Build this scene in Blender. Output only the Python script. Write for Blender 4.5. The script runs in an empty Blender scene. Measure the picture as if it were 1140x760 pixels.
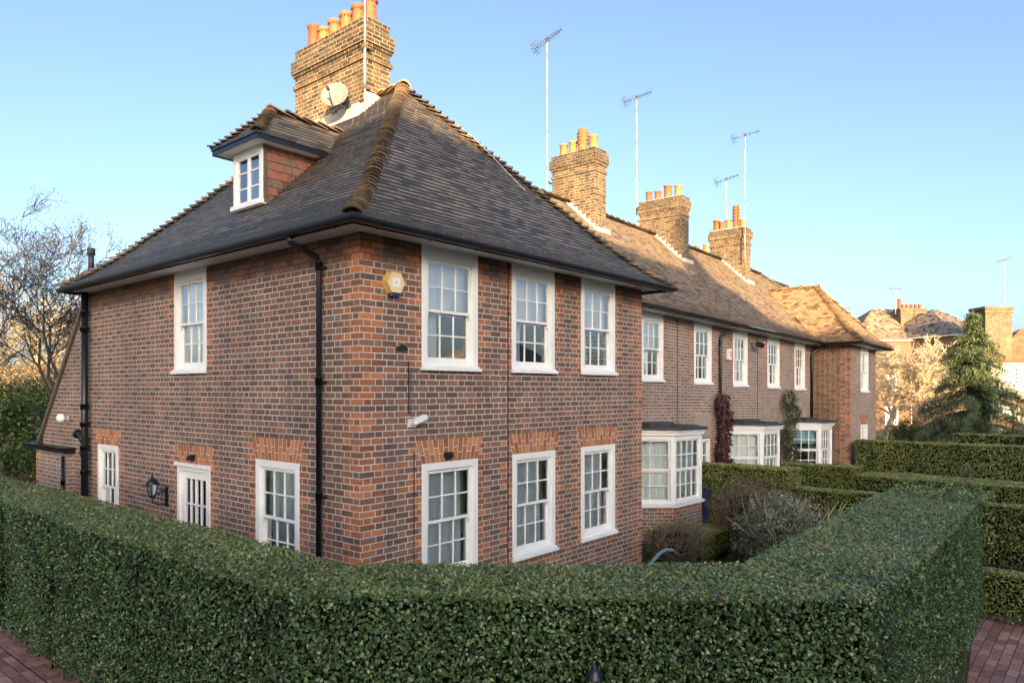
import bpy, math, random
import numpy as np
from mathutils import Vector, Matrix, noise as mnoise

# ------------------------------------------------------------------ camera, world, sun, exposure
SC = bpy.context.scene
COL = SC.collection
TH = math.radians(40.23)
CAMX, CAMY, CAMZ = -5.045, -6.502, 3.25
cd = bpy.data.cameras.new("camera")
cd.sensor_width = 36.0
cd.lens = 798.0 / 1140.0 * 36.0
cd.shift_y = 54.0 / 1140.0
cd.clip_start = 0.05
cd.clip_end = 3000.0
cam = bpy.data.objects.new("camera", cd)
COL.objects.link(cam)
cam.location = (CAMX, CAMY, CAMZ)
cam.rotation_euler = (math.radians(90), 0, TH - math.radians(90))
SC.camera = cam

SUN_AZ, SUN_EL = math.radians(50.0), math.radians(8.0)
SH2 = (-math.cos(SUN_AZ), -math.sin(SUN_AZ))          # horizontal direction towards the sun
world = bpy.data.worlds.new("World")
SC.world = world
world.use_nodes = True
wn = world.node_tree
bg = wn.nodes["Background"]
sky = wn.nodes.new("ShaderNodeTexSky")
sky.sky_type = 'NISHITA'
sky.sun_disc = False
sky.sun_elevation = SUN_EL
sky.sun_rotation = math.atan2(SH2[0], SH2[1])
sky.altitude = 50
sky.air_density = 0.56
sky.dust_density = 3.6
sky.ozone_density = 1.05
wn.links.new(sky.outputs[0], bg.inputs[0])
bg.inputs[1].default_value = 0.15

sl = bpy.data.lights.new("sun", 'SUN')
sl.energy = 5.0
sl.angle = math.radians(0.5)
sl.color = (1.0, 0.70, 0.37)
sun = bpy.data.objects.new("sun", sl)
COL.objects.link(sun)
sdir = Vector((SH2[0] * math.cos(SUN_EL), SH2[1] * math.cos(SUN_EL), math.sin(SUN_EL)))
sun.rotation_euler = sdir.to_track_quat('Z', 'Y').to_euler()
sun.location = (-20, -20, 30)

SC.view_settings.view_transform = 'Standard'
SC.view_settings.look = 'None'
SC.view_settings.gamma = 1.0
SC.view_settings.use_curve_mapping = False
SC.view_settings.exposure = 1.82
SC.cycles.use_denoising = True
SC.cycles.max_bounces = 6
SC.cycles.diffuse_bounces = 3
SC.cycles.glossy_bounces = 3
SC.cycles.transmission_bounces = 4
SC.cycles.transparent_max_bounces = 8

RNG = np.random.default_rng(7)
random.seed(7)
RT = (math.sin(TH), -math.cos(TH))
FW = (math.cos(TH), math.sin(TH))


def SH(x):                                            # the row and its gardens settle gently downhill
    return -0.019 * min(max(0.0, x - 6.23), 24.0)


# ------------------------------------------------------------------ node helpers and materials
def new_mat(name):
    m = bpy.data.materials.new(name)
    m.use_nodes = True
    nt = m.node_tree
    return m, nt, nt.nodes["Principled BSDF"]


def N(nt, t, **kw):
    n = nt.nodes.new(t)
    for k, v in kw.items():
        setattr(n, k, v)
    return n


def setin(nt, sock, v):
    if hasattr(v, "links") or isinstance(v, bpy.types.NodeSocket):
        nt.links.new(v, sock)
    else:
        sock.default_value = v


def M_(nt, op, a, b=0.0, c=None, clamp=False):
    n = N(nt, "ShaderNodeMath", operation=op)
    n.use_clamp = clamp
    setin(nt, n.inputs[0], a)
    setin(nt, n.inputs[1], b)
    if c is not None:
        setin(nt, n.inputs[2], c)
    return n.outputs[0]


def mixc(nt, f, a, b, mode='MIX'):
    n = N(nt, "ShaderNodeMix", data_type='RGBA', blend_type=mode)
    setin(nt, n.inputs[0], f)
    for s, v in ((n.inputs[6], a), (n.inputs[7], b)):
        if isinstance(v, tuple):
            s.default_value = (v[0], v[1], v[2], 1)
        else:
            nt.links.new(v, s)
    return n.outputs[2]


def ramp(nt, f, stops, interp='LINEAR'):
    n = N(nt, "ShaderNodeValToRGB")
    n.color_ramp.interpolation = interp
    el = n.color_ramp.elements
    while len(el) < len(stops):
        el.new(0.5)
    for e, (p, c) in zip(el, stops):
        e.position = p
        e.color = (c[0], c[1], c[2], 1)
    nt.links.new(f, n.inputs[0])
    return n.outputs[0]


def noise_(nt, vec, scale, detail=4.0, rough=0.55):
    n = N(nt, "ShaderNodeTexNoise")
    n.inputs["Scale"].default_value = scale
    n.inputs["Detail"].default_value = detail
    n.inputs["Roughness"].default_value = rough
    if vec is not None:
        nt.links.new(vec, n.inputs["Vector"])
    return n.outputs[0]


def objco(nt):
    return N(nt, "ShaderNodeNewGeometry").outputs["Position"]


def brick_mat(name, stretch, head, mortar, bl=0.225, bh=0.075, joint=0.0054, flemish=True, rough=0.85,
              stain=(0.55, 1.15), smut=None, bump=0.6, mvar=1.05):
    m, nt, b = new_mat(name)
    uv = N(nt, "ShaderNodeUVMap", uv_map="UVMap").outputs[0]
    sp = N(nt, "ShaderNodeSeparateXYZ")
    nt.links.new(uv, sp.inputs[0])
    u, v = sp.outputs[0], sp.outputs[1]
    wob = noise_(nt, uv, 9.0, 2.0)
    v = M_(nt, 'ADD', v, M_(nt, 'MULTIPLY', M_(nt, 'SUBTRACT', wob, 0.5), 0.006))
    row = M_(nt, 'FLOOR', M_(nt, 'DIVIDE', v, bh))
    fv = M_(nt, 'SUBTRACT', v, M_(nt, 'MULTIPLY', row, bh))
    par = M_(nt, 'FLOORED_MODULO', row, 2.0)
    hb = bl / 2.0
    if flemish:
        per = bl + hb
        wr = N(nt, "ShaderNodeTexWhiteNoise", noise_dimensions='1D')
        nt.links.new(row, wr.inputs["W"])
        us = M_(nt, 'ADD', u, M_(nt, 'MULTIPLY', par, per / 2))
        us = M_(nt, 'ADD', us, M_(nt, 'MULTIPLY', wr.outputs[0], 0.03))
        cell = M_(nt, 'FLOOR', M_(nt, 'DIVIDE', us, per))
        fu = M_(nt, 'SUBTRACT', us, M_(nt, 'MULTIPLY', cell, per))
        isH = M_(nt, 'GREATER_THAN', fu, bl)
        fb = M_(nt, 'SUBTRACT', fu, M_(nt, 'MULTIPLY', isH, bl))
        bw = M_(nt, 'SUBTRACT', bl, M_(nt, 'MULTIPLY', isH, hb))
    else:
        us = M_(nt, 'ADD', u, M_(nt, 'MULTIPLY', par, bl / 2))
        cell = M_(nt, 'FLOOR', M_(nt, 'DIVIDE', us, bl))
        fb = M_(nt, 'SUBTRACT', us, M_(nt, 'MULTIPLY', cell, bl))
        isH = M_(nt, 'MULTIPLY', par, 0.0)
        bw = bl
    du = M_(nt, 'MINIMUM', fb, M_(nt, 'SUBTRACT', bw, fb))
    dv = M_(nt, 'MINIMUM', fv, M_(nt, 'SUBTRACT', bh, fv))
    d = M_(nt, 'MINIMUM', du, dv)
    fine = noise_(nt, uv, 60.0, 3.0)
    d = M_(nt, 'ADD', d, M_(nt, 'MULTIPLY', M_(nt, 'SUBTRACT', fine, 0.5), 0.007))
    mr = N(nt, "ShaderNodeMapRange", interpolation_type='SMOOTHSTEP')
    nt.links.new(d, mr.inputs[0])
    mr.inputs[1].default_value = joint * 0.8
    mr.inputs[2].default_value = joint * 1.35
    mask = mr.outputs[0]                                # 0 mortar, 1 brick
    cb = N(nt, "ShaderNodeCombineXYZ")
    nt.links.new(cell, cb.inputs[0]); nt.links.new(row, cb.inputs[1]); nt.links.new(isH, cb.inputs[2])
    wnz = N(nt, "ShaderNodeTexWhiteNoise", noise_dimensions='3D')
    nt.links.new(cb.outputs[0], wnz.inputs[0])
    cs = ramp(nt, wnz.outputs[0], stretch)
    ch = ramp(nt, wnz.outputs[0], head)
    c = mixc(nt, isH, cs, ch)
    grain = noise_(nt, uv, 38.0, 5.0, 0.7)
    gr = ramp(nt, grain, [(0.25, (0.55,) * 3), (0.75, (1.35,) * 3)])
    c = mixc(nt, 1.0, c, gr, 'MULTIPLY')
    mg = ramp(nt, noise_(nt, uv, 3.2, 5.0, 0.7), [(0.3, tuple(x * mvar * 0.6 for x in mortar)), (0.62, mortar)])
    c = mixc(nt, mask, mg, c)
    pos = objco(nt)
    big = noise_(nt, pos, 0.9, 6.0, 0.65)
    st = ramp(nt, big, [(0.3, (stain[0],) * 3), (0.68, (stain[1],) * 3)])
    c = mixc(nt, 0.6, c, mixc(nt, 1.0, c, st, 'MULTIPLY'))
    if smut:
        sn = noise_(nt, pos, 2.3, 6.0, 0.75)
        f = ramp(nt, sn, [(smut[0], (0, 0, 0)), (smut[0] + 0.2, (1, 1, 1))])
        c = mixc(nt, M_(nt, 'MULTIPLY', f, smut[1]), c, smut[2])
    nt.links.new(c, b.inputs["Base Color"])
    b.inputs["Roughness"].default_value = rough
    bp = N(nt, "ShaderNodeBump")
    bp.inputs["Strength"].default_value = bump
    bp.inputs["Distance"].default_value = 0.006
    h = M_(nt, 'ADD', mask, M_(nt, 'MULTIPLY', grain, 0.5))
    h = M_(nt, 'ADD', h, M_(nt, 'MULTIPLY', wnz.outputs[0], 0.25))
    nt.links.new(h, bp.inputs["Height"])
    nt.links.new(bp.outputs[0], b.inputs["Normal"])
    return m


def rnd_mat(name, stops, rough=0.7, spec=0.5, scale=25.0, amt=0.35, bump=0.2, bscale=60, moss=None, trans=0.0,
            big=None, gloss_low=None):
    """colour from the per-face attribute 'rnd' through a ramp, varied by noise"""
    m, nt, b = new_mat(name)
    at = N(nt, "ShaderNodeAttribute", attribute_name="rnd")
    c = ramp(nt, at.outputs["Fac"], stops)
    pos = objco(nt)
    nz = noise_(nt, pos, scale, 5.0, 0.65)
    c = mixc(nt, 1.0, c, ramp(nt, nz, [(0.25, (1 - amt,) * 3), (0.75, (1 + amt,) * 3)]), 'MULTIPLY')
    if big:
        bn = noise_(nt, pos, big[0], 4.0, 0.6)
        c = mixc(nt, 1.0, c, ramp(nt, bn, [(0.3, big[1]), (0.7, big[2])]), 'MULTIPLY')
    if moss:
        mn = noise_(nt, pos, moss[0], 6.0, 0.75)
        f = ramp(nt, mn, [(moss[1], (0, 0, 0)), (moss[1] + 0.1, (1, 1, 1))])
        c = mixc(nt, M_(nt, 'MULTIPLY', f, moss[3]), c, moss[2])
    nt.links.new(c, b.inputs["Base Color"])
    b.inputs["Roughness"].default_value = rough
    b.inputs["Specular IOR Level"].default_value = spec
    if bump:
        bp = N(nt, "ShaderNodeBump")
        bp.inputs["Strength"].default_value = bump
        bp.inputs["Distance"].default_value = 0.01
        nt.links.new(noise_(nt, pos, bscale, 4.0), bp.inputs["Height"])
        nt.links.new(bp.outputs[0], b.inputs["Normal"])
    if trans:
        tr = N(nt, "ShaderNodeBsdfTranslucent")
        nt.links.new(c, tr.inputs[0])
        mx = N(nt, "ShaderNodeMixShader")
        mx.inputs[0].default_value = trans
        nt.links.new(b.outputs[0], mx.inputs[1]); nt.links.new(tr.outputs[0], mx.inputs[2])
        nt.links.new(mx.outputs[0], nt.nodes["Material Output"].inputs[0])
    return m


def plain(name, col, rough=0.5, var=0.15, scale=8.0, metal=0.0, bump=0.15, spec=0.5, dirt=None):
    m, nt, b = new_mat(name)
    pos = objco(nt)
    nz = noise_(nt, pos, scale, 6.0, 0.65)
    c = ramp(nt, nz, [(0.3, tuple(x * (1 - var) for x in col)), (0.7, tuple(min(1, x * (1 + var)) for x in col))])
    if dirt:
        dn = noise_(nt, pos, dirt[0], 7.0, 0.75)
        f = ramp(nt, dn, [(dirt[1], (0, 0, 0)), (dirt[1] + 0.15, (1, 1, 1))])
        c = mixc(nt, M_(nt, 'MULTIPLY', f, dirt[3]), c, dirt[2])
    nt.links.new(c, b.inputs["Base Color"])
    b.inputs["Roughness"].default_value = rough
    b.inputs["Metallic"].default_value = metal
    b.inputs["Specular IOR Level"].default_value = spec
    if bump:
        bp = N(nt, "ShaderNodeBump")
        bp.inputs["Strength"].default_value = bump
        bp.inputs["Distance"].default_value = 0.004
        nt.links.new(noise_(nt, pos, scale * 6, 3.0), bp.inputs["Height"])
        nt.links.new(bp.outputs[0], b.inputs["Normal"])
    return m


MT = {}
ST = [(0.0, (0.12, 0.076, 0.065)), (0.3, (0.172, 0.101, 0.082)), (0.6, (0.21, 0.117, 0.089)), (0.85, (0.25, 0.125, 0.085)),
      (0.95, (0.33, 0.145, 0.08)), (1.0, (0.20, 0.148, 0.135))]
HD = [(0.0, (0.115, 0.077, 0.068)), (0.4, (0.168, 0.108, 0.09)), (0.75, (0.21, 0.125, 0.095)), (1.0, (0.27, 0.142, 0.092))]
RST = [(0.0, (0.20, 0.085, 0.055)), (0.35, (0.32, 0.125, 0.07)), (0.75, (0.42, 0.155, 0.075)), (1.0, (0.52, 0.20, 0.09))]
MORT = (0.68, 0.61, 0.53)
MT['brick'] = brick_mat("brown_brick", ST, HD, MORT, stain=(0.62, 1.2), smut=(0.56, 0.35, (0.36, 0.30, 0.27)))
MT['brick_red'] = brick_mat("red_brick", RST, RST, MORT, stain=(0.8, 1.15))
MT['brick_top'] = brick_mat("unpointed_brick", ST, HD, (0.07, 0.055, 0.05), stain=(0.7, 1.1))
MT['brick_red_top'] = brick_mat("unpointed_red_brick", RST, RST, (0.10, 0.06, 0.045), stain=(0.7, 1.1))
ST2 = [(p, (c[0] * 1.1 + .03, c[1] * 1.15 + .03, c[2] * 1.15 + .03)) for p, c in ST]
HD2 = [(p, (c[0] * 1.1 + .03, c[1] * 1.15 + .03, c[2] * 1.15 + .03)) for p, c in HD]
MT['brick2'] = brick_mat("pale_brown_brick", ST2, HD2, (0.72, 0.65, 0.57), stain=(0.7, 1.2), smut=(0.5, 0.35, (0.44, 0.36, 0.31)))
YS = [(0.0, (0.04, 0.028, 0.018)), (0.35, (0.10, 0.065, 0.036)), (0.75, (0.19, 0.12, 0.06)), (1.0, (0.22, 0.10, 0.05))]
MT['stock'] = brick_mat("stock_brick", YS, YS, (0.52, 0.43, 0.31), stain=(0.5, 1.1), smut=(0.44, 0.6, (0.06, 0.05, 0.035)))
MT['stock_dark'] = brick_mat("sooty_stock_brick", [(p, tuple(x * .55 for x in c)) for p, c in YS], [(p, tuple(x * .55 for x in c)) for p, c in YS],
                             (0.40, 0.33, 0.24), stain=(0.6, 1.2), smut=(0.42, 0.6, (0.06, 0.055, 0.035)))
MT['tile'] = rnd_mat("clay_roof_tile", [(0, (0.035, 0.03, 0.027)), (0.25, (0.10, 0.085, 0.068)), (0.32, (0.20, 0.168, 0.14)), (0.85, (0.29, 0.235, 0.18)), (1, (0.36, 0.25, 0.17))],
                     rough=0.45, spec=0.6, scale=18, amt=0.18, bump=0.4, bscale=80, moss=(7.0, 0.68, (0.21, 0.19, 0.10), 0.5),
                     big=(0.7, (0.75, 0.78, 0.85), (1.2, 1.15, 1.05)))
MT['tile_lit'] = rnd_mat("sun_toned_roof_tile", [(0, (0.10, 0.062, 0.036)), (0.25, (0.22, 0.14, 0.08)), (0.5, (0.34, 0.225, 0.125)), (0.85, (0.42, 0.27, 0.14)), (1, (0.46, 0.26, 0.13))],
                         rough=0.7, spec=0.4, scale=14, amt=0.35, bump=0.4, bscale=80, moss=(5.0, 0.68, (0.24, 0.19, 0.08), 0.5))  # brighter gold copy of the roof tile, sunlight put into its colour
MT['tile_row'] = rnd_mat("brown_roof_tile", [(0, (0.07, 0.05, 0.038)), (0.25, (0.13, 0.095, 0.068)), (0.32, (0.24, 0.185, 0.125)), (0.85, (0.37, 0.28, 0.18)), (1, (0.42, 0.28, 0.16))],
                         rough=0.65, spec=0.4, scale=14, amt=0.3, bump=0.4, bscale=80, moss=(5.0, 0.68, (0.20, 0.17, 0.09), 0.5))
MT['tile_red'] = rnd_mat("red_hanging_tile", [(0, (0.12, 0.07, 0.06)), (0.35, (0.25, 0.105, 0.075)), (0.7, (0.33, 0.13, 0.085)), (1, (0.17, 0.12, 0.10))],
                         rough=0.75, scale=20, amt=0.3, bump=0.3)
MT['bonnet'] = rnd_mat("bonnet_tile", [(0, (0.035, 0.028, 0.025)), (0.03, (0.07, 0.055, 0.042)), (0.45, (0.125, 0.095, 0.07)), (0.8, (0.20, 0.145, 0.10)), (1, (0.31, 0.17, 0.11))],
                       rough=0.75, scale=22, amt=0.5, bump=0.5, moss=(9.0, 0.6, (0.06, 0.05, 0.035), 0.6))
MT['white'] = plain("white_paint", (0.84, 0.85, 0.85), 0.38, 0.05, 5, dirt=(6.0, 0.6, (0.40, 0.38, 0.33), 0.4), bump=0.06)
MT['soffit'] = plain("soffit_paint", (0.70, 0.70, 0.70), 0.6, 0.06, 3, dirt=(2.5, 0.6, (0.38, 0.36, 0.33), 0.5))
MT['black'] = plain("black_gutter_paint", (0.008, 0.009, 0.012), 0.32, 0.3, 6)
MT['navy'] = plain("navy_gutter_paint", (0.007, 0.010, 0.020), 0.30, 0.3, 6)
MT['lead'] = plain("lead_sheet", (0.045, 0.047, 0.055), 0.55, 0.35, 5)
MT['flash'] = plain("mortar_flashing", (0.50, 0.46, 0.40), 0.8, 0.15, 9)
MT['pot'] = rnd_mat("terracotta", [(0, (0.26, 0.075, 0.03)), (0.5, (0.34, 0.12, 0.042)), (1, (0.42, 0.22, 0.07))], rough=0.7, scale=9, amt=0.3, bump=0.3,
                    moss=(12, 0.62, (0.12, 0.08, 0.05), 0.5))
MT['metal'] = plain("galvanised_metal", (0.55, 0.55, 0.56), 0.45, 0.2, 14, metal=0.4)
MT['aerial'] = plain("aerial_alloy", (0.10, 0.11, 0.13), 0.4, 0.3, 14, metal=0.5)
MT['mast'] = rnd_mat("banded_mast", [(0, (0.26, 0.24, 0.23)), (1, (0.46, 0.44, 0.42))], rough=0.5, scale=5, amt=0.15, bump=0)
MT['dish'] = plain("dish_plastic", (0.20, 0.19, 0.18), 0.55, 0.1, 9)
MT['mortarwhite'] = plain("plain_mortar", MORT, 0.9, 0.2, 20)
MT['arch'] = rnd_mat("gauged_orange_brick", [(0, (0.26, 0.10, 0.055)), (0.5, (0.42, 0.17, 0.08)), (1, (0.52, 0.24, 0.12))], rough=0.85, scale=30, amt=0.25, bump=0.4)
MT['glasslead'] = None
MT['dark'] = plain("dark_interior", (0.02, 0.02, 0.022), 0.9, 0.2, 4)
MT['net'] = plain("net_curtain", (0.84, 0.90, 0.92), 0.9, 0.10, 30)
MT['drape'] = plain("beige_drape", (0.42, 0.40, 0.34), 0.9, 0.15, 30)
MT['blind'] = plain("white_blind", (0.86, 0.88, 0.90), 0.8, 0.03, 30)
MT['blue_blind'] = plain("pale_blue_blind", (0.30, 0.52, 0.60), 0.8, 0.05, 20)
MT['soil'] = plain("garden_soil", (0.045, 0.034, 0.025), 0.95, 0.5, 9, bump=0.8)
MT['wood'] = plain("weathered_wood", (0.12, 0.095, 0.07), 0.85, 0.35, 14)
MT['tanwood'] = plain("tan_post_wood", (0.42, 0.32, 0.19), 0.7, 0.2, 20)
MT['yellow'] = plain("yellow_box_plastic", (0.62, 0.40, 0.10), 0.45, 0.1, 8)
MT['cream'] = plain("cream_box_plastic", (0.80, 0.62, 0.36), 0.45, 0.05, 8)
MT['blue'] = plain("deep_blue_plastic", (0.012, 0.03, 0.14), 0.4, 0.1, 8)
MT['binblue'] = plain("blue_bin_plastic", (0.012, 0.025, 0.09), 0.5, 0.1, 8)
MT['redp'] = plain("red_plastic", (0.55, 0.03, 0.04), 0.4, 0.1, 8)
MT['hose'] = plain("blue_grey_plastic", (0.14, 0.20, 0.25), 0.4, 0.1, 8)
MT['panel'] = plain("beige_board", (0.36, 0.30, 0.24), 0.8, 0.12, 10, dirt=(4.0, 0.55, (0.18, 0.14, 0.12), 0.4))
MT['bark'] = plain("grey_bark", (0.10, 0.085, 0.065), 0.9, 0.4, 9, bump=0.6)
MT['bark_pale'] = plain("pale_bark", (0.50, 0.40, 0.28), 0.9, 0.3, 6, bump=0.4)
MT['twig_blue'] = plain("grey_twig", (0.05, 0.055, 0.062), 0.8, 0.3, 9, bump=0)
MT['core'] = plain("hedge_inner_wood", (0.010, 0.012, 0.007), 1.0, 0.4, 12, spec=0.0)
MT['screen'] = plain("pale_render", (0.40, 0.36, 0.31), 0.85, 0.1, 3)


def leafmat(name, stops, rough=0.4, trans=0.15, spec=0.5):
    return rnd_mat(name, stops, rough=rough, spec=spec, scale=1.3, amt=0.22, bump=0, trans=trans)


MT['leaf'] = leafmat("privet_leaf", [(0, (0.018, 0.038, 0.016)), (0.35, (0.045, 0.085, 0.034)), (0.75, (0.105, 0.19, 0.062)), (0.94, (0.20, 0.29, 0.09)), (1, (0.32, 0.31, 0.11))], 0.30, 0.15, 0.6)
MT['leaf_yel'] = leafmat("olive_hedge_leaf", [(0, (0.045, 0.06, 0.02)), (0.5, (0.14, 0.18, 0.045)), (0.85, (0.26, 0.29, 0.075)), (1, (0.38, 0.38, 0.13))], 0.5)
MT['leaf_pale'] = leafmat("pale_green_leaf", [(0, (0.07, 0.11, 0.04)), (0.5, (0.16, 0.22, 0.08)), (1, (0.32, 0.38, 0.20))], 0.5, 0.25)
MT['leaf_grey'] = leafmat("grey_shrub_leaf", [(0, (0.06, 0.07, 0.04)), (0.5, (0.15, 0.165, 0.10)), (0.85, (0.30, 0.31, 0.21)), (1, (0.48, 0.48, 0.36))], 0.6)
MT['leaf_brown'] = leafmat("dry_shrub_leaf", [(0, (0.06, 0.04, 0.027)), (0.5, (0.16, 0.11, 0.07)), (1, (0.28, 0.20, 0.13))], 0.8)
MT['leaf_red'] = leafmat("purple_leaf", [(0, (0.035, 0.012, 0.016)), (0.5, (0.10, 0.030, 0.038)), (1, (0.24, 0.10, 0.10))], 0.5)
MT['leaf_con'] = leafmat("conifer_leaf", [(0, (0.03, 0.05, 0.025)), (0.5, (0.075, 0.115, 0.05)), (1, (0.18, 0.22, 0.08))], 0.6)
MT['leaf_bush'] = leafmat("evergreen_leaf", [(0, (0.02, 0.045, 0.012)), (0.5, (0.07, 0.115, 0.025)), (1, (0.20, 0.24, 0.05))], 0.45, 0.25)
MT['leaf_gold'] = leafmat("straw_leaf", [(0, (0.13, 0.085, 0.04)), (0.5, (0.27, 0.19, 0.095)), (1, (0.42, 0.31, 0.17))], 0.8, 0.2)
MT['leaf_bud'] = leafmat("blue_grey_bud", [(0, (0.03, 0.04, 0.05)), (0.6, (0.06, 0.075, 0.09)), (1, (0.11, 0.10, 0.07))], 0.6)


def glass_mat():
    m, nt, b = new_mat("window_glass")
    nt.nodes.remove(b)
    fr = N(nt, "ShaderNodeFresnel"); fr.inputs[0].default_value = 1.52
    bp = N(nt, "ShaderNodeBump"); bp.inputs["Strength"].default_value = 0.12; bp.inputs["Distance"].default_value = 0.02
    nt.links.new(noise_(nt, objco(nt), 1.6, 1.0), bp.inputs["Height"])
    gl = N(nt, "ShaderNodeBsdfGlossy"); gl.inputs["Roughness"].default_value = 0.01
    gl.inputs["Color"].default_value = (0.95, 0.97, 1, 1)
    nt.links.new(bp.outputs[0], gl.inputs["Normal"])
    tr = N(nt, "ShaderNodeBsdfTransparent"); tr.inputs[0].default_value = (0.90, 0.94, 0.95, 1)
    f = M_(nt, 'MULTIPLY_ADD', fr.outputs[0], 2.6, 0.08, clamp=True)
    mx = N(nt, "ShaderNodeMixShader")
    nt.links.new(f, mx.inputs[0]); nt.links.new(tr.outputs[0], mx.inputs[1]); nt.links.new(gl.outputs[0], mx.inputs[2])
    nt.links.new(mx.outputs[0], nt.nodes["Material Output"].inputs[0])
    return m


MT['glass'] = glass_mat()
PV = [(0, (0.24, 0.115, 0.095)), (0.35, (0.36, 0.175, 0.145)), (0.7, (0.43, 0.22, 0.18)), (1, (0.48, 0.32, 0.27))]
MT['paver'] = brick_mat("brick_paving", PV, PV, (0.035, 0.028, 0.025), bl=0.225, bh=0.115, joint=0.0035, flemish=False, rough=0.6,
                        stain=(0.55, 1.2), smut=(0.55, 0.4, (0.06, 0.045, 0.04)), bump=0.8)


def ground_mat():
    m, nt, b = new_mat("lawn_ground")
    pos = objco(nt)
    c = ramp(nt, noise_(nt, pos, 0.5, 8.0, 0.7), [(0.3, (0.030, 0.045, 0.015)), (0.6, (0.06, 0.085, 0.025)), (0.8, (0.08, 0.07, 0.035))])
    c = mixc(nt, 1.0, c, ramp(nt, noise_(nt, pos, 30, 4.0, 0.7), [(0.3, (0.6,) * 3), (0.7, (1.3,) * 3)]), 'MULTIPLY')
    nt.links.new(c, b.inputs["Base Color"])
    b.inputs["Roughness"].default_value = 0.95
    bp = N(nt, "ShaderNodeBump"); bp.inputs["Strength"].default_value = 0.8; bp.inputs["Distance"].default_value = 0.05
    nt.links.new(noise_(nt, pos, 25, 4.0), bp.inputs["Height"]); nt.links.new(bp.outputs[0], b.inputs["Normal"])
    return m


MT['ground'] = ground_mat()


# ------------------------------------------------------------------ mesh builder
def V(*a):
    return Vector(a)


class MB:
    def __init__(s):
        s.v, s.f, s.m, s.uv, s.r = [], [], [], [], []
        s.sm = []

    def face(s, pts, m=0, uv=None, r=None, smooth=False):
        i = len(s.v)
        s.v.extend([tuple(p) for p in pts])
        s.f.append(tuple(range(i, i + len(pts))))
        s.m.append(m); s.uv.append(uv); s.r.append(random.random() if r is None else r); s.sm.append(smooth)

    def box(s, x0, x1, y0, y1, z0, z1, m=0, r=None, frame=None):
        P = [(x0, y0, z0), (x1, y0, z0), (x1, y1, z0), (x0, y1, z0), (x0, y0, z1), (x1, y0, z1), (x1, y1, z1), (x0, y1, z1)]
        if frame is not None:
            O, X, Y, Z = frame
            P = [O + X * p[0] + Y * p[1] + Z * p[2] for p in P]
        r = random.random() if r is None else r
        i = len(s.v)
        s.v.extend([tuple(p) for p in P])
        for q in ((0, 3, 2, 1), (4, 5, 6, 7), (0, 1, 5, 4), (1, 2, 6, 5), (2, 3, 7, 6), (3, 0, 4, 7)):
            s.f.append(tuple(i + k for k in q)); s.m.append(m); s.uv.append(None); s.r.append(r); s.sm.append(False)

    def tube(s, pts, rad, n=8, m=0, caps=True, r=None, smooth=True):
        pts = [Vector(p) for p in pts]
        if not isinstance(rad, (list, tuple)):
            rad = [rad] * len(pts)
        i0 = len(s.v)
        prev = None
        for k, p in enumerate(pts):
            d = (pts[min(k + 1, len(pts) - 1)] - pts[max(k - 1, 0)])
            d = d.normalized() if d.length > 1e-9 else Vector((0, 0, 1))
            if prev is None:
                a = d.orthogonal().normalized()
            else:
                a = (prev - d * prev.dot(d))
                a = a.normalized() if a.length > 1e-6 else d.orthogonal().normalized()
            prev = a
            b = d.cross(a)
            for j in range(n):
                t = 2 * math.pi * j / n
                s.v.append(tuple(p + (a * math.cos(t) + b * math.sin(t)) * rad[k]))
        r = random.random() if r is None else r
        for k in range(len(pts) - 1):
            for j in range(n):
                a0 = i0 + k * n + j; a1 = i0 + k * n + (j + 1) % n
                s.f.append((a0, a1, a1 + n, a0 + n)); s.m.append(m); s.uv.append(None); s.r.append(r); s.sm.append(smooth)
        if caps:
            s.f.append(tuple(i0 + j for j in reversed(range(n)))); s.m.append(m); s.uv.append(None); s.r.append(r); s.sm.append(False)
            e = i0 + (len(pts) - 1) * n
            s.f.append(tuple(e + j for j in range(n))); s.m.append(m); s.uv.append(None); s.r.append(r); s.sm.append(False)

    def lathe(s, c, prof, n=16, m=0, r=None, axis=None, smooth=True):
        c = Vector(c)
        if axis is None:
            X, Y, Z = V(1, 0, 0), V(0, 1, 0), V(0, 0, 1)
        else:
            Z = Vector(axis).normalized(); X = Z.orthogonal().normalized(); Y = Z.cross(X)
        i0 = len(s.v)
        r = random.random() if r is None else r
        for (rr, z) in prof:
            for j in range(n):
                t = 2 * math.pi * j / n
                s.v.append(tuple(c + X * (math.cos(t) * rr) + Y * (math.sin(t) * rr) + Z * z))
        for k in range(len(prof) - 1):
            for j in range(n):
                a0 = i0 + k * n + j; a1 = i0 + k * n + (j + 1) % n
                s.f.append((a0, a1, a1 + n, a0 + n)); s.m.append(m); s.uv.append(None); s.r.append(r); s.sm.append(smooth)

    def build(s, name, mats, parent=None, shear=False, bevel=0.0):
        return mk_mesh(name, np.array(s.v, dtype=np.float64), s.f, mats, parent, s.m, s.uv, s.r, s.sm, shear, bevel)


def root_loc(p):
    while p is not None and p.parent is not None:
        p = p.parent
    return np.array(p.location[:]) if p is not None else np.zeros(3)


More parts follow.
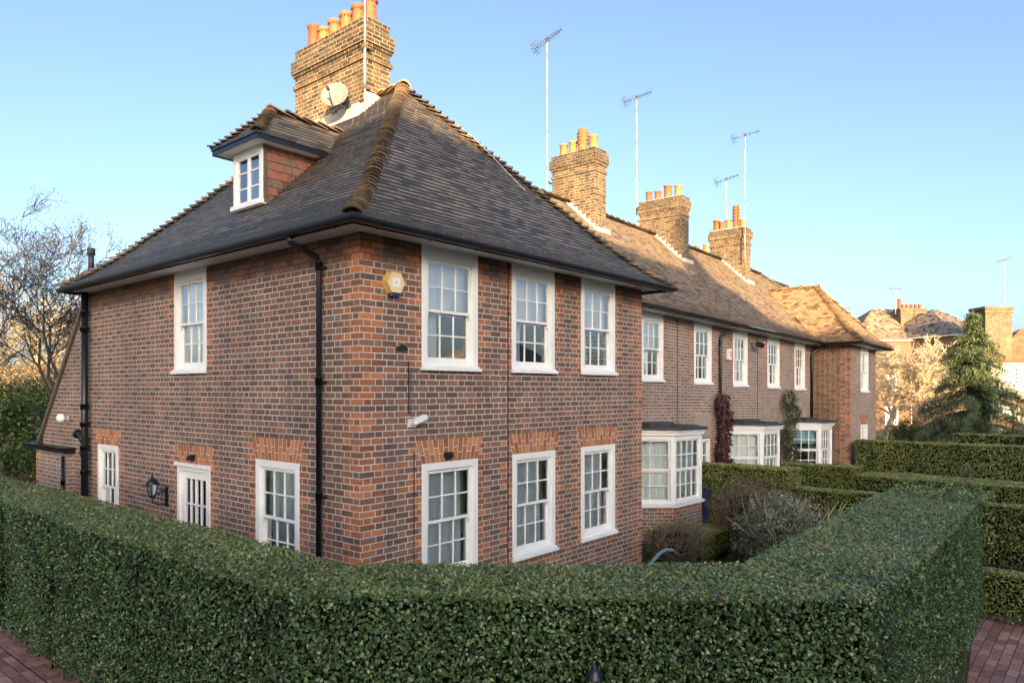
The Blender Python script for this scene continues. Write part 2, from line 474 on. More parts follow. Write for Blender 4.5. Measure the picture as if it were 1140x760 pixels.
def mk_mesh(name, v, faces, mats, parent, mi, uvs, rnd, sm, shear=False, bevel=0.0):
    mats = mats if isinstance(mats, (list, tuple)) else [mats]
    if shear:
        v = v.copy()
        v[:, 2] += -0.019 * np.clip(v[:, 0] - 6.23, 0, 24)
    me = bpy.data.meshes.new(name)
    base = root_loc(parent)
    rel = v - base
    me.from_pydata([tuple(p) for p in rel], [], faces)
    for m in mats:
        me.materials.append(m)
    me.polygons.foreach_set("material_index", mi)
    me.polygons.foreach_set("use_smooth", sm)
    uvl = me.uv_layers.new(name="UVMap")
    out = np.zeros((len(me.loops), 2), dtype=np.float32)
    k = 0
    Z = np.array((0.0, 0.0, 1.0))
    for fi, f in enumerate(faces):
        L = len(f)
        if uvs[fi] is not None:
            out[k:k + L] = uvs[fi]
        else:
            P = v[list(f)]
            n = np.cross(P[1] - P[0], P[2] - P[0]) if L == 3 else np.cross(P[2] - P[0], P[3] - P[1])
            ln = np.linalg.norm(n)
            n = n / ln if ln > 1e-12 else Z
            t = np.cross(Z, n)
            lt = np.linalg.norm(t)
            t = t / lt if lt > 1e-4 else np.array((1.0, 0, 0))
            b = np.cross(n, t)
            out[k:k + L, 0] = P @ t
            out[k:k + L, 1] = P @ b
        k += L
    uvl.data.foreach_set("uv", out.ravel())
    at = me.attributes.new("rnd", 'FLOAT', 'FACE')
    at.data.foreach_set("value", np.array(rnd, dtype=np.float32))
    me.update()
    o = bpy.data.objects.new(name, me)
    COL.objects.link(o)
    if parent is not None:
        o.parent = parent
    if bevel > 0:
        md = o.modifiers.new("bevel", 'BEVEL')
        md.width = bevel; md.segments = 1; md.limit_method = 'ANGLE'; md.angle_limit = math.radians(40)
    return o


def tag(o, label=None, cat=None, group=None, kind=None):
    if label: o['label'] = label
    if cat: o['category'] = cat
    if group: o['group'] = group
    if kind: o['kind'] = kind
    return o


def root(name, loc, label, cat, group=None):
    o = bpy.data.objects.new(name, None)
    o.empty_display_size = 0.2
    o.location = loc
    COL.objects.link(o)
    return tag(o, label, cat, group)


def single(mb, name, mats, label, cat, group=None, base=None, shear=False, bevel=0.0):
    """a thing that is one mesh, with its origin at its base"""
    v = np.array(mb.v)
    if shear:
        v[:, 2] += -0.019 * np.clip(v[:, 0] - 6.23, 0, 24)
    if base is None:
        base = (float(v[:, 0].mean()), float(v[:, 1].mean()), float(v[:, 2].min()))
    b = np.array(base)
    o = mk_mesh(name, v - b, mb.f, mats, None, mb.m, mb.uv, mb.r, mb.sm, False, bevel)
    o.location = base
    return tag(o, label, cat, group)


# fast leaf cards -----------------------------------------------------------
def leaf_arrays(pos, nrm, size, rng, spread=0.7, aspect=0.6, fold=0.15, tang=None):
    n = len(pos)
    nn = nrm + rng.normal(0, spread, (n, 3))
    nn /= np.linalg.norm(nn, axis=1)[:, None] + 1e-9
    rv = rng.normal(0, 1, (n, 3)) if tang is None else tang + rng.normal(0, 0.35, (n, 3))
    t = rv - nn * np.sum(rv * nn, axis=1)[:, None]
    t /= np.linalg.norm(t, axis=1)[:, None] + 1e-9
    b = np.cross(nn, t)
    s = size * rng.uniform(0.65, 1.3, n)[:, None]
    p0 = pos - t * s * 0.5
    p2 = pos + t * s * 0.5
    w = s * aspect * 0.5
    off = nn * s * fold
    p1 = pos + b * w - off + t * s * 0.05
    p3 = pos - b * w - off + t * s * 0.05
    return np.stack([p0, p1, p2, p3], axis=1).reshape(-1, 3)


def leaf_object(name, verts, mats, parent=None, rnd=None, base=(0, 0, 0), extra=None, smooth=False):
    """verts: (4n,3) quads; extra = (MB) solid geometry joined in (material 1..)"""
    n = len(verts) // 4
    rnd = RNG.random(n) if rnd is None else rnd
    b = root_loc(parent) if parent is not None else np.array(base)
    nv = len(verts)
    allv = verts
    ev, ef, em, er = np.zeros((0, 3)), [], [], []
    if extra is not None:
        ev = np.array(extra.v); ef = extra.f; em = extra.m; er = extra.r
        allv = np.vstack([verts, ev])
    allv = allv - b
    loops = np.arange(nv, dtype=np.int32)
    starts = np.arange(n, dtype=np.int32) * 4
    totals = np.full(n, 4, dtype=np.int32)
    mi = np.zeros(n, dtype=np.int32)
    if ef:
        el = np.array([k + nv for f in ef for k in f], dtype=np.int32)
        et = np.array([len(f) for f in ef], dtype=np.int32)
        es = nv + np.concatenate([[0], np.cumsum(et)[:-1]])
        loops = np.concatenate([loops, el]); starts = np.concatenate([starts, es.astype(np.int32)])
        totals = np.concatenate([totals, et]); mi = np.concatenate([mi, np.array(em, dtype=np.int32)])
        rnd = np.concatenate([rnd, np.array(er)])
    me = bpy.data.meshes.new(name)
    me.vertices.add(len(allv)); me.vertices.foreach_set("co", allv.astype(np.float32).ravel())
    me.loops.add(len(loops)); me.loops.foreach_set("vertex_index", loops)
    me.polygons.add(len(starts))
    me.polygons.foreach_set("loop_start", starts)
    me.polygons.foreach_set("loop_total", totals)
    mats = mats if isinstance(mats, (list, tuple)) else [mats]
    for m in mats:
        me.materials.append(m)
    me.polygons.foreach_set("material_index", mi)
    at = me.attributes.new("rnd", 'FLOAT', 'FACE')
    at.data.foreach_set("value", rnd.astype(np.float32))
    me.update(calc_edges=True)
    me.validate()
    o = bpy.data.objects.new(name, me)
    COL.objects.link(o)
    if parent is not None:
        o.parent = parent
    else:
        o.location = tuple(base)
    return o


def wavef(s, t, seed=0.0):
    return (np.sin(s * 1.7 + seed) * 0.5 + np.sin(s * 4.3 + t * 2.1 + seed * 2) * 0.3 + np.sin(s * 9.1 - t * 5.7 + seed) * 0.2
            + np.sin(t * 6.3 + s * 2.2 + seed * 3) * 0.3)


# ------------------------------------------------------------------ ground, paths
def sheet(name, xs, ys, z, mat):
    mb = MB()
    for i in range(len(xs) - 1):
        for j in range(len(ys) - 1):
            p = [(xs[i], ys[j]), (xs[i + 1], ys[j]), (xs[i + 1], ys[j + 1]), (xs[i], ys[j + 1])]
            mb.face([(a, b, z + SH(a)) for a, b in p])
    o = mb.build(name, mat)
    return tag(o, kind='structure')


sheet("ground", [-900, -40, 6.23, 12, 18, 24, 30.23, 200, 1400], [-1000, -40, 0, 40, 1400], 0.0, MT['ground'])


def path_poly(name, quads, mat):
    mb = MB()
    for q in quads:
        pts, ang, z = q
        ca, sa = math.cos(ang), math.sin(ang)
        uv = [(x * ca + y * sa, -x * sa + y * ca) for x, y in pts]
        mb.face([(x, y, z + SH(x)) for x, y in pts], 0, uv)
    return tag(mb.build(name, mat), kind='structure')


# left path along the hedge (x < -2.06) and right path (y < -5.0), with a soldier edging strip
xs_r = [0.2, 4.0, 6.23, 10.2, 12.0, 18.0, 24.0, 30.0]
right = [([(xs_r[i], -9.5), (xs_r[i + 1], -9.5), (xs_r[i + 1], -5.25 if xs_r[i + 1] < 6 else -5.02), (xs_r[i], -5.25 if xs_r[i] < 6 else -5.02)], 0.0, 0.004)
         for i in range(3)]
path_poly("brick_path", [
    ([(-9.0, -2.1), (-2.31, -2.1), (-2.31, 26.0), (-9.0, 26.0)], math.pi / 2, 0.004),
    ([(-9.0, -9.5), (0.2, -9.5), (0.2, -5.25), (-2.31, -2.1), (-9.0, -2.1)], 0.0, 0.004)] + right, MT['paver'])
path_poly("path_edging", [([(-2.295, -1.9), (-2.06, -1.9), (-2.06, 26.0), (-2.295, 26.0)], 0.0, 0.008)], MT['paver'])
path_poly("garden_bed", [([(-2.055, -2.0), (0.4, -4.9), (0.4, 12.0), (-2.055, 12.0)], 0, 0.006), ([(0.405, -4.95), (6.2, -4.95), (6.2, 0), (0.405, 0)], 0, 0.006)], MT['soil'])

# garden paths to the doors of the terrace
path_poly("garden_path", [([(11.6, -3.6), (13.1, -3.6), (13.1, 1.5), (11.6, 1.5)], 0, 0.012)], MT['paver'])


# ------------------------------------------------------------------ walls
CB = 0.075


def wall(mb, A, B, z0, z1, ops, red_ends=(False, False), red_jambs=True, top_dark=None, mats=(0, 1, 2, 3), topf=None, thick=0.1):
    """A->B seen from outside left to right; ops = list of (s0, s1, za, zb)"""
    A = Vector((A[0], A[1], 0)); B = Vector((B[0], B[1], 0))
    L = (B - A).length
    D = (B - A).normalized()
    Nn = Vector((D.y, -D.x, 0))      # outward
    u0 = A.x * abs(D.x) + A.y * -abs(D.y)
    cuts = {0.0, L}
    for s0, s1, za, zb in ops:
        for w in (0.0, 0.1125, 0.225):
            cuts.add(max(0, s0 - w)); cuts.add(min(L, s1 + w))
    for w in (0.1125, 0.225, 0.3375):
        if red_ends[0]: cuts.add(w)
        if red_ends[1]: cuts.add(L - w)
    ss = sorted(cuts)
    ss = [s for i, s in enumerate(ss) if i == 0 or s - ss[i - 1] > 1e-4]
    zc = {z0, z1}
    k = math.ceil(z0 / CB)
    while k * CB < z1 - 1e-6:
        if k * CB > z0 + 1e-6:
            zc.add(round(k * CB, 5))
        k += 1
    for o in ops:
        for z in o[2:4]:
            if z0 < z < z1: zc.add(z)
    zz = sorted(zc)
    for i in range(len(ss) - 1):
        a, b = ss[i], ss[i + 1]
        sc = (a + b) / 2
        for j in range(len(zz) - 1):
            p, q = zz[j], zz[j + 1]
            zm = (p + q) / 2
            if any(s0 < sc < s1 and za < zm < zb for s0, s1, za, zb in ops):
                continue
            course = int(math.floor(zm / CB))
            h1 = (course * 7919 + 13) % 10
            wj = 0.225 if course % 2 else 0.1125
            red = False
            if red_ends[0] and sc < (0.3375 if course % 2 else 0.225): red = True
            if red_ends[1] and L - sc < (0.3375 if course % 2 else 0.225): red = True
            if red_jambs:
                for s0, s1, za, zb in ops:
                    if za < zm < zb + 0.27 and (s0 - wj < sc < s0 or s1 < sc < s1 + wj): red = True
            if red and h1 in (3, 7): red = False
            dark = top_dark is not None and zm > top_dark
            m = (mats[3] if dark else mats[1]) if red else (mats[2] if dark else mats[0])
            pts = [(a, p), (b, p), (b, q), (a, q)]
            mb.face([A + D * s + Vector((0, 0, z)) for s, z in pts], m, [(u0 + s, z) for s, z in pts])
    for s0, s1, za, zb in ops:        # reveals
        I = -Nn * thick
        for (sa, sb, pa, pb) in ((s0, s0, za, zb), (s1, s1, zb, za)):
            P0 = A + D * sa + V(0, 0, pa); P1 = A + D * sa + V(0, 0, pb)
            mb.face([P0, P1, P1 + I, P0 + I], mats[1])
        P0 = A + D * s0 + V(0, 0, zb); P1 = A + D * s1 + V(0, 0, zb)
        mb.face([P0, P1, P1 + I, P0 + I], mats[1])
        P0 = A + D * s1 + V(0, 0, za); P1 = A + D * s0 + V(0, 0, za)
        mb.face([P0, P1, P1 + I, P0 + I], mats[0])


def arch(name, parent, A, D, s0, s1, z, h=0.285, shear=False, skew=0.10, n=None):
    """flat gauged-brick arch above an opening"""
    mb = MB()
    A = Vector((A[0], A[1], 0)); D = Vector((D[0], D[1], 0)); Nn = Vector((D.y, -D.x, 0))
    P = lambda s, zz, o: A + D * s + V(0, 0, zz) + Nn * o
    mb.face([P(s0, z, .003), P(s1, z, .003), P(s1 + skew, z + h, .003), P(s0 - skew, z + h, .003)], 1)
    n = n or int((s1 - s0) / 0.072)
    for i in range(n):
        fa, fb = (i + 0.085) / n, (i + 0.915) / n
        cut = 0.62 if i % 2 else 0.36
        for (ha, hb) in ((0.0, cut - 0.02), (cut + 0.02, 1.0)):
            pts = []
            for f, hh in ((fa, ha), (fb, ha), (fb, hb), (fa, hb)):
                bot = s0 + (s1 - s0) * f
                top = (s0 - skew) + (s1 - s0 + 2 * skew) * f
                pts.append((bot + (top - bot) * hh, z + h * hh + 0.001))
            F = [P(s, zz, .008) for s, zz in pts]; K = [P(s, zz, .0) for s, zz in pts]
            r = random.random()
            mb.face(F, 0, None, r)
            for a in range(4):
                b = (a + 1) % 4
                mb.face([F[a], K[a], K[b], F[b]], 0, None, r)
    return mb.build(name, [MT['arch'], MT['mortarwhite']], parent, shear)


# ------------------------------------------------------------------ sash windows (prototypes in local space, facing -Y)
def proto(mb, name, mats, bevel=0.0):
    o = mk_mesh(name, np.array(mb.v), mb.f, mats, None, mb.m, mb.uv, mb.r, mb.sm, False, bevel)
    COL.objects.unlink(o)
    return o


def fold_sheet(mb, x0, x1, z0, z1, y, amp=0.02, freq=38, m=0, seed=0.0, n=None, gather=None):
    n = n or max(6, int((x1 - x0) * 60))
    prev = None
    for i in range(n + 1):
        t = i / n
        x = x0 + (x1 - x0) * t
        yy = y + amp * math.sin(x * freq + seed) + amp * 0.5 * math.sin(x * freq * 2.3 + seed * 3)
        yb = y + amp * 1.5 * math.sin(x * freq * 0.93 + seed) + amp * 0.6 * math.sin(x * freq * 2.1 + seed * 2)
        cur = ((x, yy, z1), (x, yb, z0))
        if prev:
            mb.face([prev[1], cur[1], cur[0], prev[0]], m, smooth=True)
        prev = cur


PROTO = {}


def sash_proto(key, w, h, nx, ny=2, cas=0.09, inner='net', seed=0.0, sill=True, head=0.0, ny_low=None):
    d = {}
    ny_low = ny_low or ny
    f = MB()
    T = 0.10
    # casing
    f.box(0, cas, -0.012, T, 0.0, h)
    f.box(w - cas, w, -0.012, T, 0.0, h)
    f.box(cas, w - cas, -0.012, T, h - cas, h)
    f.box(cas, w - cas, 0.0, T, 0.0, 0.05)
    if head:
        f.box(-0.0, w, -0.006, T, h, h + head)
        f.box(0.012, w - 0.012, -0.03, -0.006, h + head - 0.045, h + head - 0.01)
    # thin moulding bead round casing
    f.box(cas, cas + 0.012, 0.008, T, 0.05, h - cas)
    f.box(w - cas - 0.012, w - cas, 0.008, T, 0.05, h - cas)
    f.box(cas + 0.012, w - cas - 0.012, 0.008, T, h - cas - 0.012, h - cas)
    d['frame'] = proto(f, "frame", MT['white'], 0.003)
    if sill:
        s = MB()
        s.box(-0.03, w + 0.03, -0.06, -0.012, -0.045, -0.002)
        s.box(-0.0, w, -0.045, 0.02, -0.002, 0.022)
        d['sill'] = proto(s, "sill", MT['white'], 0.004)
    X0, X1 = cas + 0.012, w - cas - 0.012
    Z0, Z1 = 0.05, h - cas - 0.012
    mid = Z0 + (Z1 - Z0) * 0.5
    st, bar = 0.036, 0.019

    def sash(z0, z1, y0, y1, br, tr, ny):
        b = MB()
        b.box(X0, X0 + st, y0, y1, z0, z1)
        b.box(X1 - st, X1, y0, y1, z0, z1)
        b.box(X0 + st, X1 - st, y0, y1, z0, z0 + br)
        b.box(X0 + st, X1 - st, y0, y1, z1 - tr, z1)
        gx0, gx1, gz0, gz1 = X0 + st, X1 - st, z0 + br, z1 - tr
        for i in range(1, nx):
            x = gx0 + (gx1 - gx0) * i / nx
            b.box(x - bar / 2, x + bar / 2, y0 + 0.004, y1 - 0.004, gz0, gz1)
        for i in range(1, ny):
            z = gz0 + (gz1 - gz0) * i / ny
            b.box(gx0, gx1, y0 + 0.006, y1 - 0.006, z - bar / 2, z + bar / 2)
        g = MB()
        ym = (y0 + y1) / 2
        g.face([(gx0, ym, gz0), (gx1, ym, gz0), (gx1, ym, gz1), (gx0, ym, gz1)])
        return b, g
    bu, gu = sash(mid - 0.005, Z1, 0.022, 0.058, 0.036, 0.036, ny)
    for x in (X0 + 0.005, X1 - st):
        bu.box(x, x + 0.028, 0.024, 0.056, mid - 0.055, mid - 0.005)
    bl, gl = sash(Z0, mid + 0.03, 0.062, 0.098, 0.075, 0.034, ny_low)
    d['window'] = proto(bu, "sash_window", MT['white'], 0.003)
    bl_o = proto(bl, "lower_sash", MT['white'], 0.003)
    d['lower_sash'] = bl_o
    gm = MB(); gm.v = gu.v + gl.v
    gm.f = [gu.f[0], tuple(i + 4 for i in gl.f[0])]
    gm.m = [0, 0]; gm.uv = [None, None]; gm.r = [.5, .5]; gm.sm = [False, False]
    d['glass'] = proto(gm, "glass", MT['glass'])
    if inner == 'net':
        c = MB(); fold_sheet(c, X0 - .2, X0 + (X1 - X0) * 0.93, Z0, Z1, 0.17, 0.014, 52, seed=seed)
        fold_sheet(c, X0 + (X1 - X0) * 0.97, X1 + .3, Z0, Z1, 0.19, 0.02, 60, 1, seed=seed + 2)
        d['curtain'] = proto(c, "curtain", [MT['net'], MT['drape']])
    elif inner == 'netfull':
        c = MB(); fold_sheet(c, X0 - .25, X1 + .25, Z0, Z1, 0.17, 0.014, 55, seed=seed)
        d['curtain'] = proto(c, "curtain", MT['net'])
    elif inner == 'blind':
        c = MB(); fold_sheet(c, X0 - .1, X1 + .25, mid - 0.02, Z1, 0.15, 0.004, 70, seed=seed)
        d['blind'] = proto(c, "blind", MT['blind'])
        c = MB(); fold_sheet(c, X0, X0 + (X1 - X0) * 0.42, Z0, mid + 0.05, 0.2, 0.016, 60, seed=seed)
        d['curtain'] = proto(c, "curtain", MT['net'])
    elif inner == 'white':
        c = MB(); fold_sheet(c, X0 - .25, X1 + .25, Z0, Z1, 0.16, 0.006, 60, seed=seed)
        d['curtain'] = proto(c, "curtain", MT['blind'])
    elif inner == 'blue':
        c = MB(); fold_sheet(c, X0, X1, mid + 0.25, Z1, 0.14, 0.002, 10, seed=seed)
        d['blind'] = proto(c, "blind", MT['blue_blind'])
    PROTO[key] = d


SUB = {'frame': 'frame', 'sill': 'sill', 'glass': 'glass', 'curtain': 'curtain', 'blind': 'blind', 'lower_sash': 'lower_sash'}


def place_window(key, parent, org, ang, name="sash_window", label=None):
    d = PROTO[key]
    base = Vector(root_loc(parent))
    w = d['window'].copy(); w.name = name
    COL.objects.link(w); w.parent = parent
    w.location = Vector(org) - base
    w.rotation_euler = (0, 0, ang)
    if label: w['label'] = label
    for k, o in d.items():
        if k == 'window': continue
        c = o.copy(); c.name = k
        COL.objects.link(c); c.parent = w
    return w


UP_H, LO_H = 1.43, 1.46
sash_proto('up_a', 1.0, UP_H, 3, inner='blind', seed=0.3, head=0.10)
sash_proto('up_b', 1.0, UP_H, 3, inner='blind', seed=2.1, head=0.10)
sash_proto('up_c', 1.0, UP_H, 3, inner='white', seed=1.1, head=0.10)
sash_proto('up_d', 1.0, UP_H, 3, inner='none', seed=1.1, head=0.10)
sash_proto('lo_a', 1.0, LO_H, 3, inner='net', seed=0.1)
sash_proto('lo_b', 1.0, LO_H, 3, inner='net', seed=1.7)
sash_proto('lo_c', 1.0, LO_H, 3, inner='net', seed=3.1)
sash_proto('lo_d', 1.0, LO_H, 3, inner='none')
sash_proto('lo_e', 0.88, LO_H, 3, inner='white')
LOS, UPS = 0.885, 3.535        # bottom of the frames


# ------------------------------------------------------------------ roofs
def lerp(a, b, t):
    return a + (b - a) * t


PROF = [(0, 0), (0.08, 0.052), (0.18, 0.135), (0.30, 0.255), (0.45, 0.415), (1, 1)]


def prof(t, pr=PROF):
    for (a, za), (b, zb) in zip(pr[:-1], pr[1:]):
        if t <= b:
            return lerp(za, zb, (t - a) / (b - a))
    return 1.0


def tiles(mb, e0, e1, r0, r1, ze, rise, t0=0.0, t1=1.0, gauge=0.1, tw=0.165, m=0, pr=PROF, under=True, th=0.027, lip=.25, jit=1.0, skip=None):
    """roof face between the eave line e0->e1 (plan) and the ridge line r0->r1 (plan); seen from outside left to right"""
    e0, e1, r0, r1 = (Vector((*p, 0)) for p in (e0, e1, r0, r1))
    E = (e1 - e0).normalized()
    In = V(-E.y, E.x, 0)
    depth = (r0 - e0).dot(In)
    # courses with equal slope spacing
    ts = [t0]
    t = t0
    while t < t1 - 1e-6:
        dz = (prof(min(1, t + 0.01), pr) - prof(t, pr)) / 0.01 * rise if t < 0.99 else (1 - prof(0.99, pr)) / 0.01 * rise
        t = min(t1, t + gauge / math.hypot(depth, dz))
        ts.append(t)
    if len(ts) > 2 and ts[-1] - ts[-2] < 0.4 * (ts[-2] - ts[-3]):
        ts.pop(-2)
    sx = lambda p: (p - e0).dot(E)

    def P(s, t, lift):
        tc = min(max(t, 0.0), 1.0)
        q = e0 + E * s + In * (depth * t)
        z = ze + rise * (prof(tc, pr) + (t - tc))
        return V(q.x, q.y, z + lift)
    for i in range(len(ts) - 1):
        a, b = ts[i], ts[i + 1]
        lo, hi = lerp(0, sx(r0), a), lerp((e1 - e0).length, sx(r1), a)
        lo2, hi2 = lerp(0, sx(r0), b), lerp((e1 - e0).length, sx(r1), b)
        off = (tw / 2 if i % 2 else 0) + random.uniform(-.01, .01)
        n0 = math.floor((min(lo, lo2) - off) / tw) - 1
        s = off + n0 * tw
        wav = random.uniform(-0.002, 0.002)
        while s < max(hi, hi2):
            g = 0.0025
            A0, A1 = max(s + g, lo), min(s + tw - g, hi)
            B0, B1 = max(s + g, lo2), min(s + tw - g, hi2)
            if A1 - A0 > 0.004 or B1 - B0 > 0.004:
                A0, A1 = min(A0, A1), max(A0, A1)
                if B1 < B0:
                    B0 = B1 = min(max(s, lo2), hi2)
                if skip is None or not skip(P((A0 + A1) / 2, a, 0)):
                    l0 = th + wav + random.uniform(-.003, .003) * jit
                    l1 = th + wav + random.uniform(-.003, .003) * jit
                    d = random.uniform(-.0015, .0015) * jit / depth
                    a0, a1 = P(A0, a + d, l0), P(A1, a + d, l1)
                    b0, b1 = P(B0, b, 0.004), P(B1, b, 0.004)
                    r = random.random()
                    mb.face([a0, a1, b1, b0], m, None, r)
                    a0d, a1d = P(A0, a + d, -.002), P(A1, a + d, -.002)
                    mb.face([a0d, a1d, a1, a0], m, None, r * lip)  # lower edges tinted darker, painting the shadow line under each course
                    mb.face([a0d, a0, b0], m, None, r)
                    mb.face([a1, a1d, b1], m, None, r)
            s += tw
    if under:
        for i in range(0, len(ts) - 1):
            a, b = ts[i], ts[i + 1]
            mb.face([P(lerp(0, sx(r0), a), a, -.006), P(lerp((e1 - e0).length, sx(r1), a), a, -.006),
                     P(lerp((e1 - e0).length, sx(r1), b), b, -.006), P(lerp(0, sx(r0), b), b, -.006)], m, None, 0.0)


def bonnets(mb, pts, step=0.1, rad=0.13, m=0, ang=65, lift=0.0, r0=None):
    """overlapping bonnet tiles up a hip given as a polyline"""
    pts = [Vector(p) for p in pts]
    d = [0]
    for a, b in zip(pts[:-1], pts[1:]): d.append(d[-1] + (b - a).length)

    def at(s):
        for k in range(len(pts) - 1):
            if s <= d[k + 1] or k == len(pts) - 2:
                return pts[k].lerp(pts[k + 1], (s - d[k]) / (d[k + 1] - d[k]))
    s = 0.0
    while s < d[-1] - step * 0.3:
        p, q = at(s), at(min(s + step * 1.5, d[-1]))
        ax = (q - p).normalized()
        side = ax.cross(V(0, 0, 1)).normalized()
        up = side.cross(ax).normalized()
        r = random.random() if r0 is None else r0
        k = 7
        j = random.uniform(-.006, .006)
        R0, R1 = rad * random.uniform(1.05, 1.2), rad * 0.66
        ring = []
        for (c, RR, l) in ((p, R0, 0.046 + lift), (q, R1, -0.02 + lift)):
            for i in range(k):
                t = math.radians(-ang + 2 * ang * i / (k - 1))
                ring.append(c + side * (RR * math.sin(t) + j) + up * (RR * math.cos(t) - RR * 0.62 + l))
        for i in range(k - 1):
            mb.face([ring[i + 1], ring[i], ring[k + i], ring[k + i + 1]], m, None, r)
        for i in range(k - 1):      # front lip
            a, b = ring[i], ring[i + 1]
            mb.face([a, b, b - up * 0.03 + ax * .006, a - up * 0.03 + ax * .006], m, None, max(.2, r))
        s += step


def gutter(mb, pts, r=0.058, m=0, brackets=0.75, closed_ends=True, jn=1.8):
    """half-round gutter along a level polyline (top edge centre)"""
    pts = [Vector(p) for p in pts]
    k = 8
    rings = []
    for i, p in enumerate(pts):
        if i == 0: d = (pts[1] - p)
        elif i == len(pts) - 1: d = (p - pts[i - 1])
        else: d = (pts[i + 1] - p).normalized() + (p - pts[i - 1]).normalized()
        d = d.normalized()
        nrm = V(d.y, -d.x, 0)
        sc = 1.0
        if 0 < i < len(pts) - 1:
            e = (pts[i + 1] - p).normalized()
            sc = 1 / max(0.5, abs(V(e.y, -e.x, 0).normalized().dot(nrm)))
        rings.append([p + nrm * (r * sc * math.cos(t)) - V(0, 0, 1) * (r * 1.05 * math.sin(t)) for t in [math.pi * j / k for j in range(k + 1)]])
    for a, b in zip(rings[:-1], rings[1:]):
        for j in range(k):
            mb.face([a[j], b[j], b[j + 1], a[j + 1]], m, smooth=True)
            ai = [a[j] + (0 * a[j]) + V(0, 0, .004), b[j] + V(0, 0, .004), b[j + 1] + V(0, 0, .004), a[j + 1] + V(0, 0, .004)]
            mb.face(list(reversed(ai)), m, smooth=True)
    if closed_ends:
        mb.face(rings[0], m); mb.face(list(reversed(rings[-1])), m)
    for a, b in zip(pts[:-1], pts[1:]):
        d = (b - a); L = d.length; d.normalize()
        nrm = V(d.y, -d.x, 0)
        n = max(1, int(L / brackets))
        for i in range(n):
            c = a + d * (L * (i + 0.5) / n)
            for j in range(k):
                t0, t1 = math.pi * j / k, math.pi * (j + 1) / k
                q = []
                for t, w in ((t0, -.018), (t1, -.018), (t1, .018), (t0, .018)):
                    q.append(c + d * w + nrm * ((r + .006) * math.cos(t)) - V(0, 0, 1) * ((r * 1.05 + .006) * math.sin(t)))
                mb.face(q, m)
            mb.box(-0.010, 0.010, -r - 0.02, -r + .01, -r * 1.0 - 0.012, -r * 0.5, m, frame=(c, d, nrm, V(0, 0, 1)))


def pot(mb, c, h=0.36, r=0.11, kind=0, rr=None):
    rr = random.random() if rr is None else rr
    if kind == 0:
        pr = [(r * 1.05, 0), (r * 0.95, h * .1), (r * .86, h * .75), (r * .88, h * .82), (r * 1.12, h * .84), (r * 1.14, h * .9), (r * 1.0, h * .93), (r * 1.0, h * .97), (r * 1.05, h),
              (r * .8, h), (r * .75, h * .5)]
    elif kind == 1:      # louvred tall pot
        pr = [(r, 0), (r * .95, h * .3)]
        for i in range(4):
            z = h * (.34 + .15 * i)
            pr += [(r * .9, z), (r * 1.18, z + h * .03), (r * 1.1, z + h * .09), (r * .9, z + h * .11)]
        pr += [(r * .95, h * .94), (r * 1.0, h), (r * .75, h), (r * .7, h * .5)]
    else:
        pr = [(r, 0), (r * .9, h * .9), (r * 1.08, h * .93), (r * 1.08, h), (r * .8, h), (r * .75, h * .5)]
    mb.lathe(c, pr, 14, 0, rr)
    if kind == 0:
        for i in range(10):
            t = 2 * math.pi * i / 10
            mb.box(-.008, .008, -.004, .006, -.012, .012, 1, frame=(Vector(c) + V(math.cos(t) * r * .88, math.sin(t) * r * .88, h * .79), V(-math.sin(t), math.cos(t), 0), V(math.cos(t), math.sin(t), 0), V(0, 0, 1)))


def chimney(parent, x0, x1, y0, y1, zb, bands, pots, mat, sootz, name="chimney", cap=True):
    """bands: list of (z0,z1,out); pots: list of (x, y, h, r, kind, rnd)"""
    mb = MB()
    for z0, z1, o in bands:
        X0, X1, Y0, Y1 = x0 - o, x1 + o, y0 - o, y1 + o
        zs = [z0]
        kz = math.ceil(z0 / CB + 1e-6) * CB
        while kz < z1 - 1e-6:
            zs.append(kz); kz += CB
        zs.append(z1)
        for za, zb_ in zip(zs[:-1], zs[1:]):
            zm = (za + zb_) / 2
            soot = 1 if zm > sootz + 0.12 * math.sin(zm * 40) else 0
            for P in (((X0, Y0), (X1, Y0)), ((X1, Y0), (X1, Y1)), ((X1, Y1), (X0, Y1)), ((X0, Y1), (X0, Y0))):
                (ax, ay), (bx, by) = P
                L = math.hypot(bx - ax, by - ay)
                o_ = 0.0 if P[0][1] == P[1][1] else 0.1125
                mb.face([(ax, ay, za), (bx, by, za), (bx, by, zb_), (ax, ay, zb_)], soot, [(o_, za), (o_ + L, za), (o_ + L, zb_), (o_, zb_)])
        mb.face([(X0, Y0, z1), (X1, Y0, z1), (X1, Y1, z1), (X0, Y1, z1)], 1)
        mb.face([(X0, Y1, z0), (X1, Y1, z0), (X1, Y0, z0), (X0, Y0, z0)], 1)
    zt = bands[-1][1]
    ch = mb.build(name, [MT[mat], MT['stock_dark']], parent)
    if cap:
        f = MB()
        f.v = []
        a = 0.04
        B = [(x0 + .02, y0 + .02, zt), (x1 - .02, y0 + .02, zt), (x1 - .02, y1 - .02, zt), (x0 + .02, y1 - .02, zt)]
        T = [(x0 + .12, y0 + .12, zt + .06), (x1 - .12, y0 + .12, zt + .06), (x1 - .12, y1 - .12, zt + .06), (x0 + .12, y1 - .12, zt + .06)]
        for i in range(4):
            j = (i + 1) % 4
            f.face([B[i], B[j], T[j], T[i]])
        f.face(T)
        f.build("flaunching", MT['flash'], ch)
    for (x, y, h, r, kind, rr) in pots:
        p = MB(); pot(p, (x, y, zt + 0.03), h, r, kind, rr)
        p.build("chimney_pot", [MT['pot'], MT['dark']], ch)
    return ch


